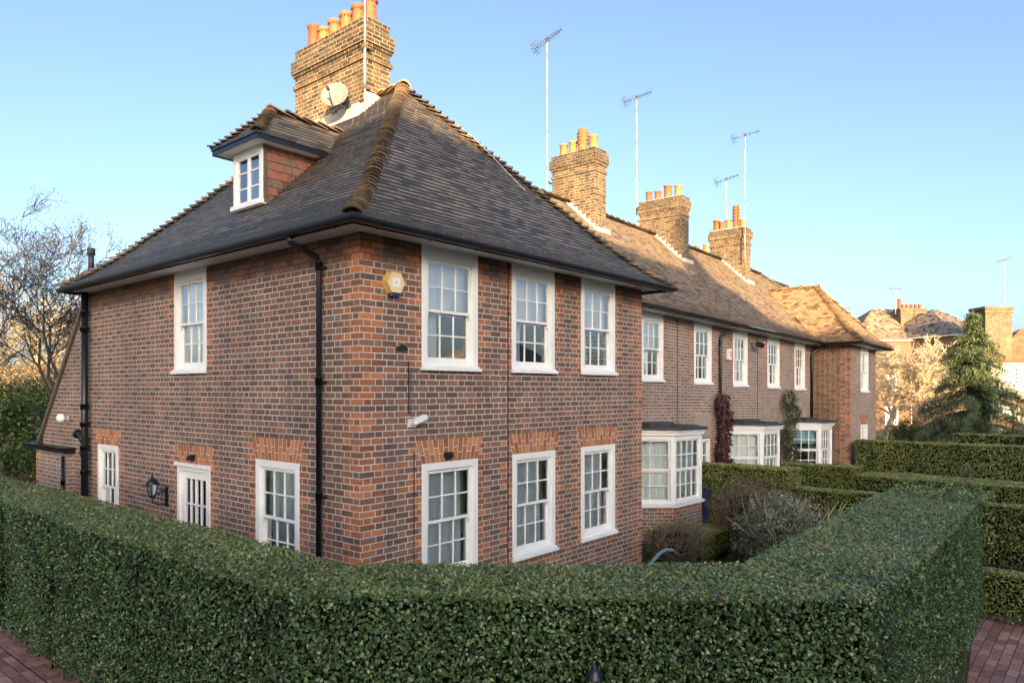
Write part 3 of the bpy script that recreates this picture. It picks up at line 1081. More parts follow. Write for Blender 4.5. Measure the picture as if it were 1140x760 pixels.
# ================================================================== HOUSE 1 (end house)
H1 = root("brick_house", (3.1, 4.0, 0), "nearest brick end house with a dormer, hipped tiled roof and six chimney pots", "house", "houses of the terrace")
FX = 6.23
front_ops = [(0.93, 1.93, LOS - .05, LOS + LO_H), (2.645, 3.645, LOS - .05, LOS + LO_H), (4.33, 5.33, LOS - .05, LOS + LO_H),
             (0.93, 1.93, UPS - .05, 5.06), (2.63, 3.63, UPS - .05, 5.06), (4.33, 5.33, UPS - .05, 5.06)]
YE = 8.05
side_ops = [(YE - 2.19, YE - 1.19, LOS - .05, LOS + LO_H), (YE - 4.416, YE - 3.416, -0.01, 2.14),
            (YE - 7.55, YE - 6.62, LOS - .10, LOS + LO_H - .06), (YE - 4.53, YE - 3.53, UPS - .05, 5.06)]
mb = MB()
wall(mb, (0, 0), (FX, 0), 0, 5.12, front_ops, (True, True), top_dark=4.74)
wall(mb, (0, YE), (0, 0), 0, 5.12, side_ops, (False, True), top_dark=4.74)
wall(mb, (FX, 0), (FX, 9.0), 0, 5.12, [], (True, False))
wall(mb, (FX, 10.44), (0, 10.44), 0, 2.25, [])
wall(mb, (FX, 9.0), (FX, 10.44), 0, 2.25, [])
# catslide gable wall (follows the rear slope)
zt = lambda y: 5.0 - (y - 8.05) * (2.70 / 2.39)
nz = 34
for i in range(68):
    z = i * 0.075
    if z >= 4.98: break
    z2 = min(z + 0.075, 5.0)
    for ja in range(1):
        ya = min(10.44, 8.05 + (5.0 - z) * 2.39 / 2.70); yb = min(10.44, 8.05 + (5.0 - z2) * 2.39 / 2.70)
        if ya - 8.05 < .01: break
        redw = 0.11 if i % 2 else 0.22
        if z2 < 2.3:
            mb.face([(0, 10.44, z), (0, 10.44 - redw, z), (0, 10.44 - redw, z2), (0, 10.44, z2)], 1, [(-10.44, z), (-10.44 + redw, z), (-10.44 + redw, z2), (-10.44, z2)])
            ya -= redw; yb -= redw
        mb.face([(0, ya, z), (0, 8.05, z), (0, 8.05, z2), (0, yb, z2)], 0, [(-ya, z), (-8.05, z), (-8.05, z2), (-yb, z2)])
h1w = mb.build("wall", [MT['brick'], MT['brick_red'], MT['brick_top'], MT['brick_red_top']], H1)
for s0, s1 in ((0.93, 1.93), (2.645, 3.645), (4.33, 5.33)):
    arch("window_arch", H1, (0, 0), (1, 0), s0, s1, LOS + LO_H + .004)
arch("window_arch", H1, (0, YE), (0, -1), YE - 2.19, YE - 1.19, LOS + LO_H + .004)
arch("door_arch", H1, (0, YE), (0, -1), YE - 4.416, YE - 3.416, 2.144)
arch("window_arch", H1, (0, YE), (0, -1), YE - 7.55, YE - 6.62, LOS + LO_H - .056, h=0.26)
for k, x in (('lo_a', 0.93), ('lo_b', 2.645), ('lo_c', 4.33)):
    place_window(k, H1, (x, 0, LOS), 0)
for k, x in (('up_a', 0.93), ('up_b', 2.63), ('up_a', 4.33)):
    place_window(k, H1, (x, 0, UPS), 0)
place_window('lo_b', H1, (0, 2.19, LOS), -math.pi / 2)
place_window('lo_e', H1, (0, 7.53, LOS - .06), -math.pi / 2)
place_window('up_c', H1, (0, 4.53, UPS), -math.pi / 2)

# kitchen door on the side
mb = MB()
D0, D1 = 3.416, 4.416
mb.box(-0.02, 0.09, D1 - 0.07, D1, 0.0, 2.14); mb.box(-0.02, 0.09, D0, D0 + .07, 0.0, 2.14)
mb.box(-0.02, 0.09, D0 + .07, D1 - .07, 2.05, 2.14)
mb.box(-0.06, -0.005, D0 - .02, D1 + .02, 2.115, 2.165)
dfr = MB()
y0, y1 = D0 + .07, D1 - .07
dfr.box(0.02, 0.065, y0, y0 + .11, 0.02, 2.05); dfr.box(0.02, 0.065, y1 - .11, y1, 0.02, 2.05)
dfr.box(0.02, 0.065, y0 + .11, y1 - .11, 0.02, 0.22)
dfr.box(0.02, 0.065, y0 + .11, y1 - .11, 1.02, 1.17)
dfr.box(0.02, 0.065, y0 + .11, y1 - .11, 1.93, 2.05)
dfr.box(0.035, 0.055, y0 + .11, y1 - .11, 0.22, 1.02)
dfr.box(0.012, 0.02, y0 + .16, y1 - .16, 0.30, 0.95)
dfr.box(0.008, 0.02, y0 + .1, y1 - .1, 1.13, 1.16)
gw = (y1 - y0 - .22)
for i in range(1, 4):
    y = y0 + .11 + gw * i / 4
    dfr.box(0.025, 0.06, y - (.02 if i == 2 else .011), y + (.02 if i == 2 else .011), 1.17, 1.93)
dfr.box(0.027, 0.058, y0 + .11, y1 - .11, 1.54, 1.562)
door = dfr.build("door", MT['white'], H1, bevel=0.003)
mb.build("door_frame", MT['white'], door, bevel=0.003)
g = MB(); g.face([(0.045, y1 - .11, 1.17), (0.045, y0 + .11, 1.17), (0.045, y0 + .11, 1.93), (0.045, y1 - .11, 1.93)])
g.build("glass", MT['glass'], door)
g = MB(); g.lathe((-0.0, (y0 + y1) / 2, 1.24), [(0.0, -.02), (.018, -.015), (.02, 0), (.012, .008), (.03, .012), (.0, .02)], 10, axis=(-1, 0, 0))
g.build("door_knocker", MT['aerial'], door)
g = MB(); g.box(-0.01, .02, (y0 + y1) / 2 - .02, (y0 + y1) / 2 + .02, 1.06, 1.12); g.build("door_handle", MT['aerial'], door)

# soffit, fascia, gutters
EV = 0.42
mb = MB()
zs = 5.03
ER = 0.20
for q in ([(-EV, -EV), (FX + ER, -EV), (FX + ER, 0.0), (-EV, 0.0)], [(-EV, 0.0), (0.0, 0.0), (0.0, 8.0), (-EV, 8.0)], [(FX, 0), (FX + ER, 0), (FX + ER, 1.6), (FX, 1.6)]):
    mb.face([(x, y, zs) for x, y in reversed(q)])
mb.build("soffit", MT['soffit'], H1)
mb = MB()
mb.box(-EV - .02, FX + ER + .02, -EV - .02, -EV, zs - .05, zs + .05)
mb.box(-EV - .02, -EV, -EV, 8.02, zs - .05, zs + .05)
mb.box(FX + ER, FX + ER + .02, -EV, 1.6, zs - .05, zs + .05)
mb.box(-EV, 0.0, 8.0, 8.02, zs - .05, zs + .05)
mb.build("fascia", MT['black'], H1)
mb = MB()
G = EV + .07
gutter(mb, [(-G, 7.98, 5.045), (-G, -G, 5.045), (FX + ER + .07, -G, 5.045), (FX + ER + .07, 1.2, 5.045)], r=0.058)
h1g = mb.build("gutter", MT['navy'], H1)

# main hipped roof
ZE, RISE = 5.06, 3.34
a0, b0, c0, d0 = (-.47, -.47), (6.47, -.47), (6.47, 8.02), (-.47, 8.02)
RA, RB = (3.115, 2.85), (3.115, 5.02)
mb = MB()
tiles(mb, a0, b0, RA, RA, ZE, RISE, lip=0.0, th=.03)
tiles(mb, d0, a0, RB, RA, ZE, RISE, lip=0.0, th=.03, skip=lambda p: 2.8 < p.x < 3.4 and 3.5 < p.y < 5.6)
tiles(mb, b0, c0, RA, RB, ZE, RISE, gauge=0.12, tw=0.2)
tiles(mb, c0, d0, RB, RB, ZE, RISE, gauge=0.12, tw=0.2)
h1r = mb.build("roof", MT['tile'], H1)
mb = MB()


def hipline(p, q, n=24, ze=ZE, rise=RISE, t1=1.0, lift=0.0):
    out = []
    for i in range(n + 1):
        t = t1 * i / n
        out.append((lerp(p[0], q[0], t), lerp(p[1], q[1], t), ze + rise * prof(t) + lift))
    return out


bonnets(mb, hipline(a0, RA), 0.115, 0.115, lift=.012)
bonnets(mb, hipline(b0, RA), 0.14, 0.115, lift=.015)
bonnets(mb, hipline(d0, RB), 0.13, 0.13, lift=.015)
bonnets(mb, hipline(c0, RB), 0.13, 0.13, lift=.015)
mb.build("hip_tiles", MT['bonnet'], h1r)
mb = MB()
bonnets(mb, [(3.115, 2.78, ZE + RISE + .02), (3.115, 3.5, ZE + RISE + .02)], 0.28, 0.13, lift=.02)
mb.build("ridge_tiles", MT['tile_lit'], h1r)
mb = MB()
mb.tube([(4.05, .9, 6.5), (3.9, 1.9, 7.55), (3.75, 2.4, 8.0)][::-1], 0.006, 5)
mb.build("roof_cable", MT['metal'], h1r)

# catslide roof at the rear + verge
mb = MB()
tiles(mb, (6.4, 10.62), (-0.05, 10.62), (6.4, 8.0), (-0.05, 8.0), 2.23, 2.84, pr=[(0, 0), (1, 1)], gauge=.12, tw=.2)
cs = mb.build("catslide_roof", MT['tile'], H1)
mb = MB()
fr = lambda y, z: V(-0.055, y, z)
for (ya, za, yb, zb) in ((8.0, 5.0, 10.62, 2.17),):
    mb.face([fr(ya, za + .06), fr(yb, zb + .06), fr(yb, zb - .05), fr(ya, za - .05)])
    mb.face([V(-.055, ya, za + .06), V(0.05, ya, za + .06), V(0.05, yb, zb + .06), V(-.055, yb, zb + .06)])
    mb.face([V(-.055, ya, za - .05), V(-.055, yb, zb - .05), V(0.05, yb, zb - .05), V(0.05, ya, za - .05)])
mb.build("verge_board", MT['wood'], cs)
# low box at the corner with black lid gutter
mb = MB()
wall(mb, (-0.12, 10.46), (-0.12, 8.72), 0, 2.06, [], (True, False))
wall(mb, (-0.12, 8.72), (0.0, 8.72), 0, 2.06, [])
wall(mb, (0.0, 10.46), (-0.12, 10.46), 0, 2.06, [])
mb.build("low_wall_face", [MT['brick2'], MT['brick_red'], MT['brick2'], MT['brick_red']], H1)
mb = MB()
mb.box(-0.24, 0.0, 8.62, 10.75, 2.10, 2.16); mb.box(-0.20, 0.0, 8.64, 10.7, 2.05, 2.10)
gutter(mb, [(-0.25, 10.78, 2.15), (-0.25, 8.60, 2.15)], r=0.045)
mb.build("lean_to_lid", MT['black'], H1)


def pipe(mb, pts, r, collars=True, m=0):
    mb.tube(pts, r, 12, m)
    a, b = Vector(pts[-2]), Vector(pts[-1])
    if collars:
        L = (b - a).length
        n = max(1, int(L / 1.5))
        for i in range(n):
            c = a.lerp(b, (i + .25) / n)
            mb.lathe(c, [(r, -.05), (r * 1.25, -.05), (r * 1.25, .04), (r * 1.35, .04), (r * 1.35, .055), (r, .055)], 12, m)


# soil pipe (thick) near the left end of the side wall
mb = MB()
pipe(mb, [(-0.11, 7.86, 5.05), (-0.11, 7.86, 0.0)], 0.058)
mb.tube([(-0.11, 7.92, 2.30), (-0.11, 8.06, 2.42), (-0.11, 8.20, 2.44)], [0.05, 0.055, 0.07], 12)
mb.lathe((-0.11, 8.2, 2.44), [(.07, -.03), (.085, -.03), (.085, .03), (.02, .06)], 12, axis=(0, 1, .1))
mb.tube([(-0.11, 7.9, 2.02), (-0.11, 8.05, 2.08), (-0.06, 8.1, 2.16), (0.0, 8.12, 2.2)], 0.035, 10)
for z in (4.35, 2.62, 2.2, 1.75):
    mb.lathe((-0.11, 7.86, z), [(.058, -.04), (.078, -.04), (.078, .03), (.084, .03), (.084, .045), (.058, .045)], 14)
mb.build("soil_pipe", MT['black'], H1)
mb = MB()
mb.tube([(0.0, 7.86, 5.4), (0.0, 7.86, 5.75)], 0.05, 10); mb.lathe((0, 7.86, 5.72), [(.05, 0), (.07, 0), (.07, .12), (.05, .12)], 10)
mb.build("vent_pipe", MT['lead'], H1)
mb = MB()
pipe(mb, [(-0.18, 8.75, 2.0), (-0.18, 8.75, 0.0)], 0.03)
mb.build("waste_pipe", MT['black'], H1)
mb = MB()
mb.tube([(-G + .02, 0.68, 5.0), (-G + .03, 0.68, 4.93), (-0.10, 0.68, 4.80), (-0.075, 0.68, 4.72), (-0.075, 0.68, 0.0)], 0.034, 12)
for z in (4.7, 3.35, 2.0, .8):
    mb.lathe((-0.075, 0.68, z), [(.034, -.05), (.044, -.05), (.044, .04), (.048, .04), (.048, .05), (.034, .05)], 12)
    mb.box(-0.08, 0.0, 0.62, 0.74, z - .02, z)
mb.build("downpipe", MT['black'], H1)

# vertical cables/joints on the front
mb = MB()
mb.box(2.545, 2.557, -0.011, 0.0, 0.0, 5.05)
mb.box(0.80, 0.808, -0.009, 0.0, 0.0, 2.5)
mb.box(0.71, 0.72, -0.009, 0.0, 2.95, 3.6)
mb.build("wall_cable", MT['dark'], H1)
mb = MB(); mb.box(0.52, 0.68, -0.03, 0.0, 3.72, 3.76); mb.tube([(0.54, -.02, 3.75), (0.6, -.03, 3.79), (0.66, -.02, 3.75)], .012, 6)
mb.build("vent_hood", MT['dark'], H1)

# chimney 1
X0, X1, Y0, Y1 = 2.80, 3.36, 3.47, 5.60
ch1 = chimney(H1, X0, X1, Y0, Y1, 7.6, [(7.5, 9.0, 0), (9.0, 9.07, .035), (9.07, 9.23, 0.0), (9.23, 9.29, .03), (9.29, 9.53, .06), (9.53, 9.75, 0.0)],
              [(3.08, 3.68, .45, .125, 0, .25), (3.08, 4.02, .42, .125, 0, .2), (3.08, 4.37, .40, .125, 0, .45), (3.08, 4.72, .38, .125, 0, .5), (3.08, 5.06, .34, .125, 0, .6), (3.08, 5.40, .50, .12, 2, .0)],
              'stock', 9.1)
mb = MB()
for i in range(9):
    y = 3.42 + i * .2
    mb.box(2.772, 2.80, y, y + .2, 7.98 - .0 * i, 8.22 + (0.05 if i % 2 else 0.0))
mb.face([(2.60, 3.4, 7.93), (2.80, 3.4, 8.12), (2.80, 5.4, 8.12), (2.60, 5.4, 7.93)])
mb.box(2.80, 3.2, 3.435, 3.47, 8.1, 8.42)
mb.build("flashing", MT['flash'], ch1)

# dormer (faces -X)
dm = MB()
DY0, DY1, DXF = 3.03, 3.85, 0.60
ZD0, ZD1 = 6.04, 6.84
dm.box(DXF - .02, DXF + .04, DY0, DY0 + .08, ZD0, ZD1); dm.box(DXF - .02, DXF + .04, DY1 - .08, DY1, ZD0, ZD1)
dm.box(DXF - .02, DXF + .04, DY0 + .08, DY1 - .08, ZD1 - .08, ZD1)
dm.box(DXF - .06, DXF + .04, DY0 - .02, DY1 + .02, ZD0 - .07, ZD0)
yA, yB = DY0 + .08, DY1 - .08
zA, zB = ZD0, ZD1 - .08
dm.box(DXF - .0, DXF + .035, yA, yA + .04, zA, zB); dm.box(DXF, DXF + .035, yB - .04, yB, zA, zB)
dm.box(DXF, DXF + .035, yA + .04, yB - .04, zA, zA + .04); dm.box(DXF, DXF + .035, yA + .04, yB - .04, zB - .04, zB)
ym = (yA + yB) / 2
dm.box(DXF - .004, DXF + .035, ym - .028, ym + .028, zA + .04, zB - .04)
for i in (1, 2):
    z = zA + (zB - zA) * i / 3
    dm.box(DXF + .004, DXF + .03, yA + .04, yB - .04, z - .011, z + .011)
dormer = dm.build("dormer", MT['white'], H1, bevel=.003)
g = MB(); g.face([(DXF + .02, yB, zA), (DXF + .02, yA, zA), (DXF + .02, yA, zB), (DXF + .02, yB, zB)]); g.build("glass", MT['glass'], dormer)
g = MB()
for i in range(8):
    g.face([(DXF + .16, yB - (yB - yA) * i / 8, zA), (DXF + .16, yB - (yB - yA) * (i + 1) / 8, zA), (DXF + .16, yB - (yB - yA) * (i + 1) / 8, zB), (DXF + .16, yB - (yB - yA) * i / 8, zB)], smooth=True)
g.build("blind", MT['blue_blind'], dormer)
# tile-hung cheeks
for side, yy, sg in ((0, DY0, -1), (1, DY1, 1)):
    mb = MB()
    nrow = 7
    for i in range(nrow + 1):
        z = ZD0 - .05 + i * .125
        z2 = min(z + .135, ZD1)
        xe = 2.0
        n = 9
        for j in range(n):
            xa = DXF + .05 + j * .17 + (.085 if i % 2 else 0) - .085
            xa = max(xa, DXF + .04); xb = min(DXF + .05 + (j + 1) * .17 + (.085 if i % 2 else 0) - .085 - .003, xe)
            if xb <= xa or z >= ZD1: continue
            r = random.random()
            o0, o1 = .018 * sg, .004 * sg
            a = [(xa, yy + o0, z), (xb, yy + o0, z), (xb, yy + o1, z2), (xa, yy + o1, z2)]
            if sg > 0: a = a[::-1]
            mb.face(a, 0, None, r)
            mb.face([(xa, yy, z), (xb, yy, z), (xb, yy + o0, z), (xa, yy + o0, z)], 0, None, r)
    mb.build("dormer_cheek", MT['tile_red'], dormer)
    mb = MB()
    mb.box(DXF - .0, DXF + .05, min(yy, yy + sg * .025), max(yy, yy + sg * .025), ZD0 - .05, ZD1)
    mb.build("corner_board", MT['wood'], dormer)
# dormer roof: hipped front, soffit and fascia
O = 0.22
fx, sy0, sy1 = DXF - O, DY0 - O, DY1 + O
ZDE, DR = ZD1 + .06, .62
mb = MB()
mb.face([(fx, sy0, ZD1), (fx, sy1, ZD1), (2.0, sy1, ZD1), (2.0, sy0, ZD1)])
mb.build("dormer_soffit", MT['soffit'], dormer)
mb = MB()
mb.box(fx - .015, fx, sy0 - .015, sy1 + .015, ZD1 - .02, ZDE + .0)
mb.box(fx, 2.0, sy0 - .015, sy0, ZD1 - .02, ZDE); mb.box(fx, 2.0, sy1, sy1 + .015, ZD1 - .02, ZDE)
mb.build("dormer_fascia", MT['navy'], dormer)
yc = (sy0 + sy1) / 2
hw = (sy1 - sy0) / 2
rx = fx + hw * 0.95
mb = MB()
PD = [(0, 0), (.25, .2), (1, 1)]
tiles(mb, (fx - .03, sy1 + .03), (fx - .03, sy0 - .03), (rx, yc), (rx, yc), ZDE, DR, pr=PD)
tiles(mb, (fx - .03, sy0 - .03), (2.9, sy0 - .03), (rx, yc), (2.9, yc), ZDE, DR, pr=PD)
tiles(mb, (2.9, sy1 + .03), (fx - .03, sy1 + .03), (2.9, yc), (rx, yc), ZDE, DR, pr=PD)
dr = mb.build("dormer_roof", MT['tile'], dormer)
mb = MB()


def hl(p, q, ze, rise, pr, n=10):
    return [(lerp(p[0], q[0], i / n), lerp(p[1], q[1], i / n), ze + rise * prof(i / n, pr)) for i in range(n + 1)]


bonnets(mb, hl((fx - .03, sy0 - .03), (rx, yc), ZDE, DR, PD), .1, .10, lift=.01)
bonnets(mb, hl((fx - .03, sy1 + .03), (rx, yc), ZDE, DR, PD), .1, .10, lift=.01)
bonnets(mb, [(rx - .05, yc, ZDE + DR), (2.6, yc, ZDE + DR)], .3, .11, lift=.02)
mb.build("dormer_ridge", MT['bonnet'], dormer)


# ================================================================== TERRACE (houses 2,3,4)
YR = 1.57


def rowop(x0, x1, z0, z1, base):
    return (x0 - base, x1 - base, z0, z1)


def bay(parent, xc0, xc1, depth=0.75, dxc=0.72, inner='net', ncant=2, nfront=4, right='cant', cantblind=None):
    """canted bay; xc0..xc1 = front face; returns the bay part"""
    yf = YR - depth
    P = [(xc0 - dxc, YR), (xc0, yf), (xc1, yf), (xc1 + (dxc if right == 'cant' else 0.0), YR)]
    zb, zt_ = 0.83, 2.32
    mb = MB()
    for a, b in zip(P[:-1], P[1:]):
        wall(mb, a, b, -0.1, zb - .03, [], (True, True))
    by = mb.build("bay_window", [MT['brick2'], MT['brick_red'], MT['brick2'], MT['brick_red']], parent, shear=True)
    fr = MB(); gl = MB(); cu = MB(); ro = MB()
    Z = V(0, 0, 1)
    for k, (a, b) in enumerate(zip(P[:-1], P[1:])):
        A = V(a[0], a[1], 0); B = V(b[0], b[1], 0)
        X = (B - A).normalized(); L = (B - A).length; Nn = V(X.y, -X.x, 0); Y = -Nn
        F = (A, X, Y, Z)
        nx = nfront if k == 1 else ncant
        ps = .09
        fr.box(0, ps, -.0, .10, zb, zt_, frame=F); fr.box(L - ps, L, -.0, .10, zb, zt_, frame=F)
        fr.box(ps, L - ps, 0, .10, zt_ - .10, zt_, frame=F); fr.box(ps, L - ps, 0, .10, zb, zb + .06, frame=F)
        fr.box(-.03, L + .03, -.06, .0, zb - .06, zb - .005, frame=F)
        fr.box(-.02, L + .02, -.05, .0, zt_ - .0, zt_ + .07, frame=F)
        fr.box(-.035, L + .035, -.09, .0, zt_ + .07, zt_ + .11, frame=F)
        x0, x1, z0, z1 = ps, L - ps, zb + .06, zt_ - .10
        mid = (z0 + z1) / 2
        for (za, zc, yo) in ((mid, z1, .03), (z0, mid, .055)):
            fr.box(x0, x0 + .04, yo, yo + .035, za, zc, frame=F); fr.box(x1 - .04, x1, yo, yo + .035, za, zc, frame=F)
            fr.box(x0 + .04, x1 - .04, yo, yo + .035, za, za + .04, frame=F); fr.box(x0 + .04, x1 - .04, yo, yo + .035, zc - .035, zc, frame=F)
            for i in range(1, nx):
                x = x0 + .04 + (x1 - x0 - .08) * i / nx
                fr.box(x - .011, x + .011, yo + .004, yo + .03, za + .04, zc - .035, frame=F)
            z = (za + zc) / 2
            fr.box(x0 + .04, x1 - .04, yo + .006, yo + .028, z - .011, z + .011, frame=F)
            gl.face([A + X * x0 + Y * (yo + .018) + Z * za, A + X * x1 + Y * (yo + .018) + Z * za, A + X * x1 + Y * (yo + .018) + Z * zc, A + X * x0 + Y * (yo + .018) + Z * zc])
        n = int(L * 60)
        if inner != 'none':
            zlow = z0 if inner in ('net', 'white') else mid + .2
            prev = None
            for i in range(n + 1):
                s = x0 + (x1 - x0) * i / n
                am = .014 if inner == 'net' else .002
                y = .17 + am * math.sin(s * 50 + k) + am * .5 * math.sin(s * 117)
                cur = (A + X * s + Y * y + Z * zlow, A + X * s + Y * y + Z * z1)
                if prev: cu.face([prev[0], cur[0], cur[1], prev[1]], smooth=True)
                prev = cur
    fr.build("frame", MT['white'], by, shear=True, bevel=.003)
    gl.build("glass", MT['glass'], by, shear=True)
    if inner != 'none':
        cu.build("curtain", {'net': MT['net'], 'white': MT['blind'], 'blue': MT['blue_blind']}[inner], by, shear=True)
    # roof of the bay
    cx = (xc0 + xc1) / 2
    o = .12
    Q = [(P[0][0] - o, YR - .0), (P[1][0] - o * .5, yf - o), (P[2][0] + o * .5, yf - o), (P[3][0] + o * (1 if right == 'cant' else .4), YR)]
    za, zc = zt_ + .11, zt_ + .17
    ro.face([(x, y, zc) for x, y in Q])
    ro.face([(x, y, za) for x, y in reversed(Q)])
    for a, b in zip(Q[:-1], Q[1:]):
        ro.face([(a[0], a[1], za), (b[0], b[1], za), (b[0], b[1], zc), (a[0], a[1], zc)])
    ro.box(P[0][0] + .2, cx - .1, YR - .45, YR - .0, zc, zc + .11); ro.box(cx - .1, cx + .4, YR - .38, YR - .05, zc, zc + .06)
    ro.box(cx - .25, xc1 + .1, yf + .12, yf + .4, zc, zc + .035)
    ro.build("bay_roof", MT['lead'], by, shear=True, bevel=.006)
    return by


def row_house(r, x0, x1, ops, wins, joints=()):
    mb = MB()
    wall(mb, (x0, YR), (x1, YR), -0.1, 5.12, ops, (False, False), mats=(0, 1, 0, 1))
    return mb


rows = []
H2 = root("brick_house", (8.5, 3.0, 0), "terraced brick house right beside the end house, with the nearest white bay window", "house", "houses of the terrace")
H3 = root("brick_house", (13.2, 3.0, SH(13.2)), "middle terraced brick house with the purple-leaved climber, beige board and a bay window", "house", "houses of the terrace")
H4 = root("brick_house", (19.5, 3.0, SH(19.5)), "farthest terraced brick house whose projecting wing has a sunlit golden roof", "house", "houses of the terrace")
BM = [MT['brick2'], MT['brick_red'], MT['brick2'], MT['brick_red']]
WZ0 = UPS - .05
XP1, XP2 = 10.66, 15.65


def uw(x0, base):
    return (x0 - base, x0 + 1.0 - base, WZ0, 5.06)


def segs(x0, x1):
    xs = [x0] + [x for x in (8, 10, 12, 14, 16, 18, 20) if x0 < x < x1] + [x1]
    return xs


mb = MB()
wall(mb, (FX, YR), (XP1, YR), -0.1, 5.12, [uw(6.75, FX), uw(8.93, FX)] + [(8.5 - FX, 11.0 - .45 - FX, .9, 2.3)], mats=(0, 1, 0, 1))
mb.build("wall", BM, H2, shear=True)
place_window('up_a', H2, (8.93, YR, UPS + SH(9.4)), 0)
place_window('up_d', H2, (6.75, YR, UPS + SH(7.2)), 0)
bay(H2, 9.05, 10.38, inner='net', nfront=4, ncant=2, dxc=.75, right='cant')
mb = MB()
wall(mb, (XP1, YR), (XP2, YR), -0.1, 5.12, [uw(11.52, XP1), uw(13.88, XP1), (11.5 - XP1, 12.42 - XP1, 0, 2.12), (13.6 - XP1, 16.0 - .4 - XP1, .9, 2.3)], mats=(0, 1, 0, 1))
mb.build("wall", BM, H3, shear=True)
place_window('up_d', H3, (11.52, YR, UPS + SH(12)), 0)
place_window('up_c', H3, (13.88, YR, UPS + SH(14.4)), 0)
bay(H3, 14.10, 15.45, inner='white', nfront=4, ncant=3, dxc=.72, right='square')
mb = MB()
XE = 20.62
wall(mb, (XP2, YR), (XE, YR), -0.2, 5.12, [uw(16.40, XP2), uw(18.77, XP2), (18.4 - XP2, 20.4 - XP2, .9, 2.3)], mats=(0, 1, 0, 1))
YF = 0.35
wall(mb, (XE, YR), (XE, YF), -0.3, 5.02, [], (False, True), mats=(4, 1, 4, 1))
XW = 23.88
wall(mb, (XE, YF), (XW, YF), -0.3, 5.02, [(1.22, 2.22, WZ0, 5.0), (1.22, 2.10, .85, 2.35)], (True, True), mats=(0, 1, 0, 1))
wall(mb, (XW, YF), (XW, 8.3), -0.3, 5.02, [], (True, False))
BM4 = BM + [brick_mat("tawny_brick", [(0, (0.12, 0.06, 0.04)), (0.4, (0.26, 0.12, 0.06)), (1, (0.36, 0.17, 0.08))], [(0, (0.10, 0.055, 0.045)), (1, (0.24, 0.12, 0.07))], (0.55, 0.47, 0.36))]
mb.build("wall", BM4, H4, shear=True)
place_window('up_d', H4, (16.40, YR, UPS + SH(16.9)), 0)
place_window('up_d', H4, (18.77, YR, UPS + SH(19.3)), 0)
place_window('up_c', H4, (XE + 1.22, YF, UPS + SH(22.4) - .03), 0)
place_window('lo_e', H4, (XE + 1.22, YF, LOS + SH(22.4)), 0)
arch("window_arch", H4, (XE, YF), (1, 0), 1.22, 2.1, 2.36, shear=True)
bay(H4, 19.02, 20.30, inner='blue', nfront=4, ncant=3, dxc=.66, right='square')

# door and board of house 3
mb = MB()
mb.box(11.5, 11.57, YR - .01, YR + .1, 0, 2.12); mb.box(12.35, 12.42, YR - .01, YR + .1, 0, 2.12); mb.box(11.57, 12.35, YR - .01, YR + .1, 2.04, 2.12)
mb.box(11.57, 12.35, YR + .04, YR + .08, 0, 1.0)
for i in range(4):
    x = 11.57 + .78 * i / 3
    mb.box(x - .02, x + .02, YR + .035, YR + .085, 1.0, 2.04)
for i in range(4):
    z = 1.0 + 1.04 * i / 3
    mb.box(11.59, 12.33, YR + .037, YR + .083, z - .015, z + .015)
d3 = mb.build("door", MT['white'], H3, shear=True, bevel=.003)
g = MB(); g.face([(11.57, YR + .06, 1), (12.35, YR + .06, 1), (12.35, YR + .06, 2.04), (11.57, YR + .06, 2.04)]); g.build("glass", MT['glass'], d3, shear=True)
mb = MB(); mb.box(11.5, 12.4, YR - .04, YR, 2.16, 2.76)
for i in range(1, 8):
    mb.box(11.5, 12.4, YR - .046, YR - .04, 2.16 + i * .075 - .004, 2.16 + i * .075 + .004)
mb.build("wall_board", MT['panel'], H3, shear=True)
# expansion joints
for H, x in ((H2, 10.62), (H3, 15.62)):
    mb = MB(); mb.box(x, x + .025, YR - .006, YR, 0, 5.05); mb.build("wall_joint", MT['dark'], H, shear=True)

# eaves
for H, x0, x1 in ((H2, FX + .22, XP1), (H3, XP1, XP2), (H4, XP2, XE - EV)):
    mb = MB()
    mb.face([(x0, YR, 5.06), (x1 + .0, YR, 5.06), (x1, YR - .38, 5.06), (x0, YR - .38, 5.06)])
    mb.build("soffit", MT['soffit'], H, shear=True)
    mb = MB(); mb.box(x0, x1, YR - .40, YR - .38, 5.03, 5.14)
    mb.build("fascia", MT['white'], H, shear=True)
    mb = MB(); gutter(mb, [(x0, YR - .45, 5.095), (x1, YR - .45, 5.095)], r=.055)
    mb.build("gutter", MT['black'], H, shear=True)
mb = MB()
ZW = 5.04
mb.face([(XE - EV, YF - EV, ZW), (XE - EV, YR, ZW), (XE, YR, ZW), (XE, YF - EV, ZW)])
mb.face([(XE, YF - EV, ZW), (XE, YF, ZW), (XW + EV, YF, ZW), (XW + EV, YF - EV, ZW)])
mb.face([(XW, YF, ZW), (XW, 8, ZW), (XW + EV, 8, ZW), (XW + EV, YF, ZW)])
mb.build("soffit", MT['soffit'], H4, shear=True)
mb = MB()
gutter(mb, [(XE - EV - .05, YR - .40, 5.10), (XE - EV - .05, YF - EV - .05, 5.10), (XW + EV + .05, YF - EV - .05, 5.10), (XW + EV + .05, 3, 5.10)], r=.055)
mb.box(XE - EV, XE - EV + .02, YF - EV, YR - .38, 5.02, 5.12); mb.box(XE - EV + .02, XW + EV, YF - EV, YF - EV + .02, 5.02, 5.12)
mb.build("gutter", MT['black'], H4, shear=True)


